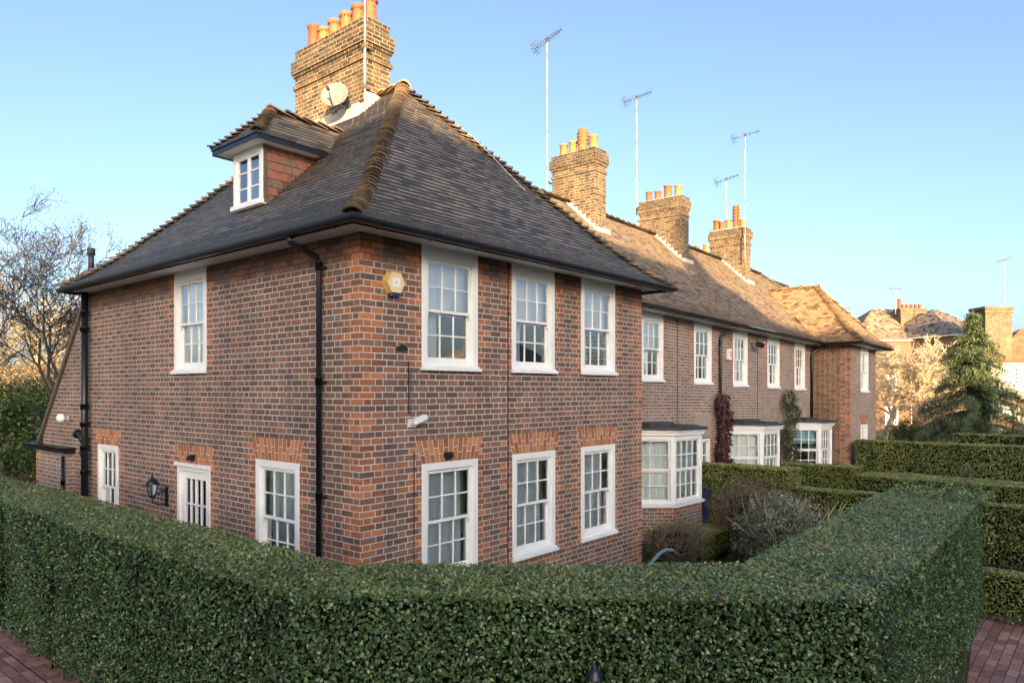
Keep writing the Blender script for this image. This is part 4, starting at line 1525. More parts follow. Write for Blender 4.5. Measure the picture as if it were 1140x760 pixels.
def row_pipe(H, x, y0, y1, zb=0.0, r=.038):
    mb = MB()
    mb.tube([(x + .22, y0, 5.06), (x + .2, y0 + .02, 4.97), (x + .05, y1, 4.82), (x, y1, 4.7), (x, y1, zb)], r, 10)
    for z in (4.6, 3.1, 1.6):
        mb.lathe((x, y1, z), [(r, -.04), (r * 1.25, -.04), (r * 1.25, .04), (r, .04)], 10)
    mb.build("downpipe", MT['black'], H, shear=True)


row_pipe(H3, 12.95, YR - .45, YR - .06, 0)
row_pipe(H4, XE - .30, YR - .42, YR - .06, 2.45, .045)

# terrace roof, one piece per house
YEV, YRG, RR = YR - .45, 4.9, 3.24
ZR = 5.14
HV = 3.78
for H, x0, x1 in ((H2, 3.2, XP1), (H3, XP1, XP2), (H4, XP2, 28.0)):
    mb = MB()
    flt = None
    if H is H2:
        def flt(p):            # hidden under the end-house roof
            dd = 6.47 - p.x
            return dd > 0 and (p.z + .03) < ZE + RISE * prof(min(1, dd / 3.355))
    if H is H4:
        def flt(p):
            u_ = (p.x - (XE - EV - .03)) / 2.08
            if p.x > 22.25: u_ = ((XW + EV + .03) - p.x) / 2.08
            return 0 < u_ and p.z < 5.10 + 2.2 * prof(min(1, max(0, u_))) - .05 and p.x > XE - EV
    tiles(mb, (x0, YEV), (x1, YEV), (x0, YRG), (x1 - (3.4 if H is H4 else 0), YRG), ZR, RR, gauge=.105, skip=flt, under=H is H3)
    tiles(mb, (x1, 8.7), (x0, 8.7), (x1, YRG), (x0, YRG), ZR, RR, gauge=.2, tw=.4)
    rf = mb.build("roof", MT['tile_row'], H, shear=True)
    mb = MB()
    xe = x1 - (3.4 if H is H4 else 0)
    bonnets(mb, [(x0, YRG, ZR + RR + .02), (xe, YRG, ZR + RR + .02)], .32, .13, lift=.02)
    if H is H4:
        bonnets(mb, [(lerp(28, 24.6, i / 10), lerp(YEV, YRG, i / 10), ZR + RR * prof(i / 10)) for i in range(11)], .12, .13, lift=.02)
    mb.build("ridge_tiles", MT['bonnet'], rf, shear=True)
# far wing roof
XA, XB, YA = XE - EV - .03, XW + EV + .03, YF - EV - .03
XM = (XA + XB) / 2
ZWE, WR = 5.12, 2.2
mb = MB()
YAP = YA + 2.05
YBK = 3.9
tiles(mb, (XA, YA), (XB, YA), (XM, YAP), (XM, YAP), ZWE, WR, gauge=.105)


def wskip(p):
    t = (p.y - YEV) / HV
    return t > 0 and p.z < ZR + RR * prof(min(1, t)) - .03


tiles(mb, (XA, YBK), (XA, YA), (XM, YBK), (XM, YAP), ZWE, WR, gauge=.105, skip=wskip, under=False)
tiles(mb, (XB, YA), (XB, YBK), (XM, YAP), (XM, YBK), ZWE, WR, gauge=.105, skip=wskip)
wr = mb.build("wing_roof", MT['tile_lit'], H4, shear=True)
mb = MB()
hw_ = lambda p, q: [(lerp(p[0], q[0], i / 12), lerp(p[1], q[1], i / 12), ZWE + WR * prof(i / 12)) for i in range(13)]
bonnets(mb, hw_((XA, YA), (XM, YAP)), .11, .12, lift=.01)
bonnets(mb, hw_((XB, YA), (XM, YAP)), .11, .12, lift=.01)
bonnets(mb, [(XM, YAP - .1, ZWE + WR + .02), (XM, YBK, ZWE + WR + .02)], .3, .12, lift=.01)
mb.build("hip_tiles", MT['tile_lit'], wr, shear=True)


def flashing(parent, x, y0, z_at, n=9, dy=.14):
    mb = MB()
    for i in range(n):
        y = y0 + i * dy
        z = z_at(y)
        mb.box(x - .02, x, y, y + dy, z - .08, z + .14)
    mb.face([(x - .18, y0, z_at(y0) + .015), (x, y0, z_at(y0) + .03), (x, y0 + n * dy, z_at(y0 + n * dy) + .03), (x - .18, y0 + n * dy, z_at(y0 + n * dy) + .015)])
    mb.box(x - .1, x + .55, y0 - .14, y0, z_at(y0) - .12, z_at(y0) - .0)
    mb.build("flashing", MT['flash'], parent)


rz = lambda x: (lambda y: ZR + SH(x) + RR * prof(min(1, max(0, (y - YEV) / HV))) + .01)


def std_bands(zt):
    return [(6.6, zt - .62, 0), (zt - .62, zt - .55, .03), (zt - .55, zt - .42, .0), (zt - .42, zt - .36, .03), (zt - .36, zt - .12, .06), (zt - .12, zt, .02)]


c2 = chimney(H2, 10.82, 11.37, 4.06, 5.46, 7, std_bands(9.67),
             [(11.09, 4.28, .38, .12, 2, .85), (11.09, 4.62, .62, .14, 1, .45), (11.09, 4.95, .36, .115, 2, .9), (11.09, 5.26, .34, .115, 2, .8)], 'stock', 9.3)
flashing(c2, 10.82, 4.06, rz(10.8), 6)
c3 = chimney(H3, 15.55, 16.05, 3.96, 5.45, 7, std_bands(9.36),
             [(15.8, 4.2, .36, .12, 2, .9), (15.8, 4.56, .42, .135, 2, .4), (15.8, 4.92, .30, .11, 2, .3), (15.8, 5.24, .34, .11, 2, .35)], 'stock', 9.1)
flashing(c3, 15.55, 3.96, rz(15.5), 7)
c4 = chimney(H4, 20.6, 21.12, 3.97, 5.34, 7, std_bands(9.25),
             [(20.86, 4.18, .3, .1, 2, .8), (20.86, 4.42, .85, .125, 1, .2), (20.86, 4.72, .36, .125, 2, .85), (20.86, 4.98, .34, .1, 2, .4), (20.86, 5.2, .42, .12, 2, .1)], 'stock', 9.0)
flashing(c4, 20.6, 3.97, rz(20.6), 7)
c5 = chimney(H4, 25.2, 25.8, 7.5, 8.5, 5, [(4.2, 9.3, 0), (9.3, 9.4, .04)], [(25.5, 7.8, .42, .13, 2, .9), (25.5, 8.2, .42, .13, 2, .85)], 'stock', 20)
# interior darkness: floors between storeys
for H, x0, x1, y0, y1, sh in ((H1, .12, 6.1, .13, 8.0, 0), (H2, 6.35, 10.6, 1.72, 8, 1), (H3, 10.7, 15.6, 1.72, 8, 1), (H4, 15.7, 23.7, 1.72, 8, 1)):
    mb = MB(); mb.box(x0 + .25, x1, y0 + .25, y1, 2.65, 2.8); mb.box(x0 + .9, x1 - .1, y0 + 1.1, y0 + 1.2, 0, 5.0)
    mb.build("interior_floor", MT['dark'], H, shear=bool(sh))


# ------------------------------------------------------------------ fittings on the walls (things of their own)
def aerial(base, top, label, boom_dir, boom_len=1.0, n=9, tilt=0.25, el=.16, mast_r=.022, brackets=True, down=False):
    r = root("tv_aerial", base, label, "aerial", "television aerials on the chimneys")
    mb = MB()
    b, t = Vector(base), Vector(top)
    segn = max(2, int((t - b).length / .5))
    for i in range(segn):
        mb.tube([b.lerp(t, i / segn), b.lerp(t, (i + 1) / segn)], mast_r * (1.0 if i % 2 else .96), 8, r=(i % 2) * .8 + .1)
    mb.build("mast", MT['mast'], r)
    a = MB()
    d = Vector((boom_dir[0], boom_dir[1], tilt)).normalized()
    sd = d.cross(V(0, 0, 1)).normalized(); up = sd.cross(d)
    c = t - V(0, 0, .02)
    p0, p1 = c - d * boom_len * .45, c + d * boom_len * .55
    a.tube([p0, p1], .014, 6)
    for i in range(n):
        q = p0.lerp(p1, (i + .5) / n)
        L = el * (1.15 - .5 * i / n)
        for s in (-1, 1):
            a.tube([q - sd * L * .02, q + sd * s * L + up * .07 * s], .005, 4)
            a.tube([q, q + sd * s * L * .9 - up * .07 * s], .005, 4)
    for k in range(-2, 3):
        a.tube([p0 - sd * .2 + up * k * .075 - d * abs(k) * -.03, p0 + sd * .2 + up * k * .075 + d * abs(k) * .03], .005, 4)
    a.tube([p0 - up * .16, p0 + up * .16], .008, 5)
    a.box(-.03, .03, -.03, .03, -.05, .05, frame=(c, V(1, 0, 0), V(0, 1, 0), V(0, 0, 1)))
    a.build("antenna", MT['aerial'], r)
    if brackets:
        k = MB()
        for z in (.25, .75):
            k.box(-.02, .28, -.015, .015, z - .015, z + .015, frame=(b, V(brackets[0], brackets[1], 0), V(-brackets[1], brackets[0], 0), V(0, 0, 1)))
        k.build("bracket", MT['wood'], r)
    return r


def at(u, v, t):
    a = (u - 570) / 798.0
    return (CAMX + t * (FW[0] + a * RT[0]), CAMY + t * (FW[1] + a * RT[1]), CAMZ + t * (434 - v) / 798.0)


bp_ = at(609, 225, 19.95); tp_ = at(609.5, 44, 19.95)
aerial((bp_[0], bp_[1], 8.3), (bp_[0], bp_[1], tp_[2]), "tallest aerial, spiky yagi on the mast left of the second chimney from the left", (.80, -.35), 1.1, 9, .75, .22, brackets=(1, .2))
bp_ = at(708.6, 250, 23.6); tp_ = at(708.6, 108, 23.6)
aerial((bp_[0], bp_[1], 8.1), (bp_[0], bp_[1], tp_[2]), "dark yagi aerial on the tall mast standing left of the third chimney", (.75, -.6), 1.05, 9, .42, .18, brackets=(1, .3))
bp_ = at(829.5, 285, 26.15); tp_ = at(829.5, 150, 26.15)
aerial((bp_[0], bp_[1], 7.9), (bp_[0], bp_[1], tp_[2]), "aerial with a bare boom pointing right, on the mast before the fourth chimney", (.72, -.62), 1.15, 4, .32, .1, brackets=False)
bp_ = at(808.5, 243, 27.0); tp_ = at(808.5, 199, 27.0)
aerial((bp_[0], bp_[1], 9.2), (bp_[0], bp_[1], tp_[2]), "short aerial sticking up from behind the pots of the fourth chimney", (.72, -.62), 1.0, 7, .36, .09, mast_r=.018, brackets=False)
r = root("tv_aerial", (2.75, 3.41, 7.95), "white pole strapped to the corner of the nearest chimney and rising out of view", "aerial", "television aerials on the chimneys")
mb = MB()
for i in range(7):
    mb.tube([(2.74, 3.40, 8.0 + i * .6), (2.74, 3.40, 8.6 + i * .6)], .022 * (1 if i % 2 else .95), 8, r=(i % 2) * .8 + .1)
mb.build("mast", MT['mast'], r)
mb = MB()
for z in (8.45, 9.15):
    mb.box(2.72, 2.86, 3.385, 3.47, z, z + .03); mb.box(2.70, 2.78, 3.37, 3.43, z - .02, z + .05)
mb.build("bracket", MT['wood'], r)


def dish(c, nrm, rad, label, wallpt):
    r = root("satellite_dish", c, label, "satellite dish")
    n = Vector(nrm).normalized()
    mb = MB()
    pr = [(0.0, -.09 * rad / .3)] + [(rad * k / 6, -.09 * rad / .3 * (1 - (k / 6) ** 2)) for k in range(1, 7)] + [(rad * 1.02, -.005), (rad * 1.0, .012)]
    mb.lathe(c, pr + [(rad * k / 6, -.09 * rad / .3 * (1 - (k / 6) ** 2) - .012) for k in range(6, -1, -1)], 28, axis=n)
    mb.build("reflector", MT['dish'], r)
    up = V(0, 0, 1) - n * n.z
    up.normalize()
    a = MB()
    f = Vector(c) + n * rad * 1.05 - up * rad * .45
    e = Vector(c) - up * rad * .98
    a.tube([e, f], .012, 6); a.tube([f - n * .03, f + n * .06], .028, 8)
    a.build("feed_arm", MT['aerial'], r)
    a = MB(); a.tube([Vector(c) - n * .06, (Vector(c) - n * .06 + Vector(wallpt)) / 2 - V(0, 0, .06), wallpt], .018, 6)
    w = Vector(wallpt); a.box(w.x - .012, w.x + .0, w.y - .06, w.y + .06, w.z - .09, w.z + .09)
    a.build("wall_bracket", MT['aerial'], r)


dish((2.45, 3.87, 8.37), (-1, -.62, .42), .245, "grey satellite dish on the nearest chimney above the dormer", (2.80, 3.95, 8.25))
p = at(797, 287, 28.2)
dish(p, (-.8, -.7, .35), .26, "small pale satellite dish low beside the fourth chimney", (p[0] + .35, p[1] + .1, p[2] - .1))

# alarm box
ab = root("alarm_box", (0.457, 0, 4.35), "yellow hexagonal alarm box with blue base on the near house corner", "alarm box")
mb = MB(); hexp = lambda rad, y, cz=4.50, cx=.457: [(cx + rad * math.cos(math.pi / 6 + math.pi / 3 * i + math.pi / 6), y, cz + rad * math.sin(math.pi / 6 + math.pi / 3 * i + math.pi / 6)) for i in range(6)]
A_, B_ = hexp(.150, 0.0), hexp(.135, -.085)
for i in range(6):
    j = (i + 1) % 6
    mb.face([A_[i], A_[j], B_[j], B_[i]], 1)
mb.face(list(reversed(B_)), 0)
mb.build("cover", [MT['cream'], MT['yellow']], ab, bevel=.006)
mb = MB(); mb.box(.40, .515, -.088, -.0852, 4.45, 4.555); mb.build("sticker", MT['white'], ab)
mb = MB(); mb.box(.448, .466, -.090, -.0882, 4.497, 4.512); mb.build("logo_dot", MT['aerial'], ab)
mb = MB(); mb.box(.39, .525, -.075, 0, 4.335, 4.38); mb.build("strobe", MT['blue'], ab, bevel=.01)

# camera-like white floodlight on the front
r = root("security_light", (0.76, 0, 2.80), "small white wall sensor light on the near front wall below the first upstairs window", "security light")
mb = MB(); mb.box(.70, .82, -.03, 0, 2.80, 2.90); mb.tube([(.76, -.03, 2.85), (.78, -.10, 2.86)], .02, 8); mb.build("base_plate", MT['soffit'], r, bevel=.004)
mb = MB(); mb.box(-.09, .09, -.05, .04, -.035, .035, frame=(V(.80, -.12, 2.90), V(.93, 0, .3), V(0, 1, 0), V(-.3, 0, .93))); mb.lathe((.72, -.13, 2.86), [(0, -.02), (.03, -.01), (.035, .02), (0, .03)], 10, axis=(-.3, -1, -.2))
mb.build("lamp_head", MT['white'], r, bevel=.012)
mb = MB(); mb.tube([(.745, 0, 2.95), (.74, -.012, 3.1), (.745, -.012, 3.5)], .006, 5); mb.build("cable", MT['aerial'], r)

# small black spot lamps over window and door
mb = MB(); mb.box(1.30, 1.40, -.09, 0, 2.40, 2.47); mb.box(1.32, 1.38, -.05, 0, 2.37, 2.40); mb.lathe((1.35, -.09, 2.43), [(0, 0), (.03, 0), (.034, .02), (0, .025)], 10, axis=(0, -1, -.3))
single(mb, "spot_lamp", MT['black'], "little black lamp over the ground-floor window nearest the house corner", "lamp", base=(1.35, 0, 2.37), bevel=.006)
mb = MB(); mb.box(-.08, 0, 3.87, 3.95, 2.23, 2.30); mb.box(-.05, 0, 3.89, 3.93, 2.20, 2.23); mb.lathe((-.08, 3.91, 2.25), [(0, 0), (.028, 0), (.032, .03), (0, .035)], 10, axis=(-1, 0, -.5))
single(mb, "spot_lamp", MT['black'], "little black lamp above the white side door", "lamp", base=(0, 3.91, 2.2), bevel=.006)

# wall lantern
r = root("wall_lantern", (0, 4.80, 1.55), "black carriage lantern on a bracket left of the white side door", "lantern")
mb = MB()
mb.box(-.02, 0, 4.74, 4.82, 1.45, 1.75)
mb.tube([(-.02, 4.78, 1.50), (-.10, 4.82, 1.47), (-.19, 4.85, 1.52), (-.2, 4.85, 1.60)], .012, 8)
mb.tube([(-.02, 4.78, 1.68), (-.12, 4.81, 1.66), (-.2, 4.85, 1.62)], .009, 8)
mb.build("bracket", MT['black'], r)
mb = MB()
c = V(-.2, 4.85, 0)
mb.lathe(c, [(0, 1.58), (.055, 1.60), (.05, 1.62)], 8); mb.lathe(c, [(.10, 1.80), (.105, 1.815), (.06, 1.87), (.02, 1.90), (.012, 1.93), (.02, 1.95), (.0, 1.98)], 8)
for i in range(6):
    t = math.pi / 3 * i
    mb.tube([c + V(.05 * math.cos(t), .05 * math.sin(t), 1.62), c + V(.09 * math.cos(t), .09 * math.sin(t), 1.80)], .006, 5)
mb.build("lantern_cage", MT['black'], r)
mb = MB(); mb.lathe(c, [(.045, 1.62), (.083, 1.80)], 6, smooth=False); mb.build("lantern_glass", MT['glass'], r)

# white floodlight on gable by soil pipe
r = root("floodlight", (0, 9.0, 2.75), "small white floodlight on the sloping gable wall by the thick black pipe", "floodlight")
mb = MB(); mb.box(-.03, 0, 8.98, 9.06, 2.66, 2.75); mb.tube([(-.03, 9.02, 2.7), (-.1, 9.06, 2.72)], .012, 6); mb.build("base_plate", MT['white'], r)
mb = MB(); mb.lathe((-.10, 9.02, 2.72), [(0.02, -.02), (.03, 0), (.075, .10), (.078, .11), (0, .08)], 14, axis=(-.5, -.75, -.0)); mb.build("lamp_head", MT['white'], r)

# terrace fittings
z_ = SH(13.7)
mb = MB(); mb.box(13.45, 13.62, YR - .09, YR, 4.2, 4.5); mb.box(13.62, 13.70, YR - .085, YR, 4.25, 4.45, 1); mb.box(13.50, 13.56, YR - .10, YR - .09, 4.28, 4.44, 1)
single(mb, "alarm_box", [MT['white'], MT['redp']], "white and red alarm box beside the third small upstairs window of the terrace", "alarm box", shear=True, bevel=.01)
mb = MB(); mb.tube([(15.1, YR, 4.75), (15.1, YR - .15, 4.75)], .02, 8); mb.box(-.14, .14, -.10, .06, -.07, .07, frame=(V(15.15, YR - .25, 4.72), V(1, 0, 0), V(0, .9, .4), V(0, -.4, .9)))
mb.box(15.28, 15.36, YR - .34, YR - .3, 4.66, 4.8, 1)
single(mb, "floodlight", [MT['black'], MT['metal']], "dark floodlight under the terrace eaves between two upstairs windows", "floodlight", shear=True, bevel=.01)


# ------------------------------------------------------------------ hedges
def hedge_faces(path, width_pts, z0, z1):
    pass


def hedge(name, outer, inner_, z0, z1, label, mats, dens=3000, size=.036, group=None, gaps=(), faces='oti', closed_ends=(True, True), amp=.035,
          shear=False, ragged=.12, dens_in=700, inset=.11, far_dens=None, stems=0, hollow=.0, seed=1, rough=0.03, sizes=None, bias=0.0):
    """outer / inner_ = matching polylines in plan. outer side lies to the right hand when walking (towards camera)"""
    rng = np.random.default_rng(seed)
    O = [Vector((*p, 0)) for p in outer]; I = [Vector((*p, 0)) for p in inner_]
    cen = sum(O, V(0, 0, 0)) / len(O)
    bz = SH(cen.x) if shear else 0.0
    VV, RR_ = [], []
    core = MB()

    def patch(P0, P1, Q0, Q1, nrm, dns, kind, s_off=0.0):
        # P0->P1 bottom edge, Q0->Q1 top edge (bilinear)
        P0, P1, Q0, Q1 = (np.array(p[:]) for p in (P0, P1, Q0, Q1))
        L = np.linalg.norm(P1 - P0); H = np.linalg.norm((Q0 + Q1) / 2 - (P0 + P1) / 2)
        n = int(L * H * dns)
        if n < 1: return
        s = rng.random(n); t = rng.random(n)
        if kind == 'top':
            rough_ = min(rough, .02)
        else:
            rough_ = rough
            t = t ** 0.93
            keep = rng.random(n) < np.clip((t * H - ragged * (0.2 + 0.8 * np.abs(np.sin((s * L + s_off) * 3.1 + seed))) + .02) / .06, 0, 1)
            s, t = s[keep], t[keep]
        pos = (P0 + (P1 - P0) * s[:, None]) * (1 - t)[:, None] + (Q0 + (Q1 - Q0) * s[:, None]) * t[:, None]
        nn = np.array(nrm)
        dep = wavef(s * L + s_off, t * H, seed) * (amp * (.6 if kind == 'top' else 1)) - np.abs(rng.normal(0, rough_, len(s)))
        for (g0, gw, gd) in gaps:
            if kind == 'outer':
                gg = np.exp(-((s * L + s_off - g0 + .03 * np.sin(t * H * 5)) / gw) ** 2) * np.clip((0.97 - t) * 2.5, 0, 1)
                dep = dep - gg * gd - np.where(rng.random(len(s)) < gg * min(1, gd * 2.6), 5.0, 0.0)
        if kind != 'top':      # rounded shoulder at the top and a slight tuck at the bottom
            dep = dep - .012 * np.clip((t * H - (H - .03)) / .03, 0, 1) - .06 * np.clip((.25 - t * H) / .25, 0, 1)
        kp = dep > -2.0
        s, t, pos, dep = s[kp], t[kp], pos[kp], dep[kp]
        pos = pos + nn * dep[:, None]
        VV.append(leaf_arrays(pos, np.tile(nn, (len(s), 1)), size, rng, 0.42 if kind == 'top' else 0.62))
        cl = 0.5 + 0.35 * wavef(s * L * 1.6 + s_off, t * H * 1.9, seed + 3)
        r = np.clip(rng.random(len(s)) * .75 + .25 * cl + bias + (.38 if kind == 'top' else 0.0), 0, 1)  # top leaves tinted paler, the sky's sheen put into their colour
        RR_.append(r)

    soff = 0.0
    for k in range(len(O) - 1):
        a, b, ia, ib = O[k], O[k + 1], I[k], I[k + 1]
        L = (b - a).length
        D = (b - a).normalized(); no = V(D.y, -D.x, 0)
        zz = lambda p, z: V(p.x, p.y, z + (SH(p.x) if shear else 0))
        dn = dens if not far_dens else far_dens[k]
        if 'o' in faces: patch(zz(a, z0), zz(b, z0), zz(a, z1), zz(b, z1), no, dn, 'outer', soff)
        if 't' in faces: patch(zz(a, z1), zz(b, z1), zz(ia, z1), zz(ib, z1), V(0, 0, 1), dn * 1.15, 'top', soff)
        if 'i' in faces: patch(zz(ib, z0), zz(ia, z0), zz(ib, z1), zz(ia, z1), -no, dens_in, 'inner', soff)
        soff += L
    for e, on in ((0, closed_ends[0]), (-1, closed_ends[1])):
        if not on: continue
        a, ia = O[e], I[e]
        D = (a - ia).normalized()
        n = V(D.y, -D.x, 0)
        nxt = O[1] if e == 0 else O[-2]
        if n.dot(nxt - a) > 0: n = -n
        zz = lambda p, z: V(p.x, p.y, z + (SH(p.x) if shear else 0))
        patch(zz(a, z0), zz(ia, z0), zz(a, z1), zz(ia, z1), n, dens, 'end')
    # dark woody core
    def insetp(A, B, w):
        d = (B - A).normalized(); return A + d * w
    OO = [insetp(o, i, inset) for o, i in zip(O, I)]; II = [insetp(i, o, inset) for o, i in zip(O, I)]
    def endpull(lst, k0, k1, w): lst[k0] = lst[k0] + (lst[k1] - lst[k0]).normalized() * w
    for lst in (OO, II):
        endpull(lst, 0, 1, inset * .6); endpull(lst, -1, -2, inset * .6)
    zb, ztp = z0 + ragged * .8 + .03, z1 - .05
    gap_list = sorted(gaps)
    zq = lambda p, z: (p.x, p.y, z + (SH(p.x) if shear else 0))
    for k in range(len(OO) - 1):
        a, b, c, d = OO[k], OO[k + 1], II[k + 1], II[k]
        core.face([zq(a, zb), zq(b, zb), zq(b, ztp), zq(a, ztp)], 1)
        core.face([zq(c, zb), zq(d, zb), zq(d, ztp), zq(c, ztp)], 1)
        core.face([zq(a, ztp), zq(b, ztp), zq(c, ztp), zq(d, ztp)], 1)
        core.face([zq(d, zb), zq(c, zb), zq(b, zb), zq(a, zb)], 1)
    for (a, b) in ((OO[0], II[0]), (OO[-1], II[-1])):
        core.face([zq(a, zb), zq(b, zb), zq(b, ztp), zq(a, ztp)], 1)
    Vs = np.vstack(VV)
    o = leaf_object(name, Vs, [mats, MT['core']], None, np.concatenate(RR_), base=(cen.x, cen.y, z0 + bz), extra=core)
    tag(o, label, "hedge", group)
    if stems:
        st = MB()
        rr = random.Random(seed)
        for k in range(len(O) - 1):
            L = (O[k + 1] - O[k]).length
            n = int(L * stems)
            for j in range(n):
                f = rr.random(); w = rr.uniform(.12, .45)
                p = O[k].lerp(O[k + 1], f).lerp(I[k].lerp(I[k + 1], f), w)
                z = z0 + (SH(p.x) if shear else 0)
                q = p + V(rr.uniform(-.15, .15), rr.uniform(-.15, .15), 0)
                st.tube([(p.x, p.y, z - .02), (lerp(p.x, q.x, .5), lerp(p.y, q.y, .5), z + .2), (q.x, q.y, z + .5)], [.016, .012, .009], 5)
        so = st.build("stems", MT['bark'], o)
    return o


big_out = [(-2.27, 17.0), (-2.27, 6.0), (-2.25, -2.12), (0.27, -5.25), (3.2, -5.22), (6.35, -5.12)]
big_in = [(-1.38, 17.0), (-1.38, 6.0), (-1.40, -1.72), (0.72, -4.13), (3.2, -4.05), (6.35, -3.97)]
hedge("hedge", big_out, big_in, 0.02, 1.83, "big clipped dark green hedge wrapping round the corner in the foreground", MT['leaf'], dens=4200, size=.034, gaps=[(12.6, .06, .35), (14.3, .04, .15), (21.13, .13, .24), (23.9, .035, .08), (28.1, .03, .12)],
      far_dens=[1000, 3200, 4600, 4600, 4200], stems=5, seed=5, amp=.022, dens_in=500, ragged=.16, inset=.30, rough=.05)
# pale climber tufts at the far end of the hedge
rng = np.random.default_rng(11)
n = 1500
ph = rng.random(n)
pos = np.stack([5.5 + ph * .95 + rng.normal(0, .06, n), -4.1 - rng.random(n) * 1.15, 1.84 + np.abs(rng.normal(0, .05, n)) + .04 * np.sin(ph * 14)], 1)
m2 = rng.random(n) < .35
pos[m2, 0] = 6.36 + rng.random(m2.sum()) * .12; pos[m2, 2] = 1.86 - rng.random(m2.sum()) ** 2 * .7
o = leaf_object("climber", leaf_arrays(pos, np.tile((0, 0, 1.), (n, 1)), .045, rng, .8), MT['leaf_pale'], base=(6.0, -4.6, 1.8))
tag(o, "pale leafy climber sprawling over the far end of the big foreground hedge", "climbing plant")

HK = dict(group="clipped hedges between the gardens", shear=True)
YEL = MT['leaf_yel']
hedge("hedge", [(6.98, -4.98), (6.98, -7.8)], [(7.42, -4.98), (7.42, -7.8)], 0, .70, "knee-high clipped hedge at the brick path beside the big hedge's far end", YEL, dens=2600, size=.04, seed=21, ragged=.06, **HK)
hedge("hedge", [(11.0, -.9), (11.0, -9)], [(11.55, -.9), (11.55, -9)], 0, 1.20, "long waist-high hedge between the first two gardens, behind the big hedge", YEL, dens=1700, size=.045, seed=22, ragged=.06, closed_ends=(False, True), **HK)
hedge("hedge", [(10.98, 1.35), (10.98, -.98)], [(11.75, 1.35), (11.75, -.98)], 0, 1.58, "tall yellowish block of hedge beside the nearest bay window", YEL, dens=2200, size=.045, seed=23, ragged=.05, bias=.08, **HK)
hedge("hedge", [(15.7, 1.3), (15.7, -1.05)], [(16.5, 1.3), (16.5, -1.05)], 0, 1.33, "block of hedge in front of the middle bay window", YEL, dens=1800, size=.05, seed=24, ragged=.05, **HK)
hedge("hedge", [(15.72, -1.0), (15.72, -12)], [(17.5, -1.0), (17.5, -12)], 0, 1.13, "wide flat-topped low hedge running right past the middle bay window", YEL, dens=1300, size=.05, seed=25, ragged=.05, closed_ends=(False, True), **HK)
hedge("hedge", [(20.35, .15), (20.35, -14)], [(21.3, .15), (21.3, -14)], 0, 1.87, "long high hedge running right from the far wing of the terrace", YEL, dens=1300, size=.055, seed=26, ragged=.05, bias=.05, **HK)
hedge("hedge", [(27.5, -1.5), (27.5, -9)], [(28.6, -1.5), (28.6, -9)], 0, 1.95, "dark far hedge behind the long high one, left of the conifer", YEL, dens=500, size=.08, seed=27, ragged=.05, bias=-.1, **HK)
hedge("hedge", [(7.1, .4), (7.1, -.75)], [(8.6, .4), (8.6, -.75)], 0, .62, "small clipped box hedge below the nearest bay window", MT['leaf_yel'], dens=2600, size=.03, seed=28, ragged=.05, **HK)
hedge("hedge", [(8.55, -1.9), (8.55, -2.7)], [(9.5, -1.9), (9.5, -2.7)], 0, .72, "little pale green hedge tuft beside the stemmy bed, behind the big hedge", MT['leaf_pale'], dens=1800, size=.03, seed=29, ragged=.05, bias=-.2, **HK)


# ------------------------------------------------------------------ shrubs and climbers
def blob_leaves(rng, c, r, n, shell=.75):
    d = rng.normal(0, 1, (n, 3)); d /= np.linalg.norm(d, axis=1)[:, None]
    rad = shell + (1 - shell) * rng.random(n)
    bump = 1 + .18 * np.sin(d[:, 0] * 7 + c[0]) * np.cos(d[:, 1] * 6) + .12 * np.sin(d[:, 2] * 11 + c[1])
    p = np.array(c) + d * np.array(r) * (rad * bump)[:, None]
    return p, d


def shrub(name, blobs, base, mat, label, cat="shrub", size=.04, seed=1, twigs=40, twigmat='bark', spread=.9, bias=0.0, tw_h=None, aspect=.5, core=True, group=None, up=False):
    rng = np.random.default_rng(seed)
    Vs, Rs = [], []
    cm = MB()
    for (c, r, n) in blobs:
        p, d = blob_leaves(rng, c, r, n, .55)
        keep = p[:, 2] > base[2] + .02
        p, d = p[keep], d[keep]
        tg = np.tile((0, 0, 1.0), (len(p), 1)) if up else None
        Vs.append(leaf_arrays(p, d, size, rng, spread, aspect, tang=tg))
        Rs.append(np.clip(rng.random(len(p)) * .8 + .2 * (d[:, 2] + 1) / 2 + bias, 0, 1))
        if core:
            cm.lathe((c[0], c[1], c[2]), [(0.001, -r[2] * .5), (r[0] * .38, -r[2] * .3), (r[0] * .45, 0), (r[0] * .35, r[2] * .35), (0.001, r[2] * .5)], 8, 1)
    rt = root(name, base, label, cat, group)
    leaf_object("foliage", np.vstack(Vs), [MT[mat] if isinstance(mat, str) else mat, MT['core']], rt, np.concatenate(Rs), extra=cm if core else None)
    st = MB()
    rr = random.Random(seed)
    for i in range(twigs):
        c, r, n = blobs[rr.randrange(len(blobs))]
        b = V(base[0] + rr.uniform(-.5, .5) * r[0], base[1] + rr.uniform(-.5, .5) * r[1], base[2])
        e = V(c[0] + rr.uniform(-1, 1) * r[0] * .95, c[1] + rr.uniform(-1, 1) * r[1] * .95, c[2] + rr.uniform(.2, 1.1) * r[2])
        m = b.lerp(e, .5) + V(rr.uniform(-.06, .06), rr.uniform(-.06, .06), .05)
        st.tube([b, m, e], [.009, .006, .003], 4)
    st.build("stems", MT[twigmat], rt)
    return rt


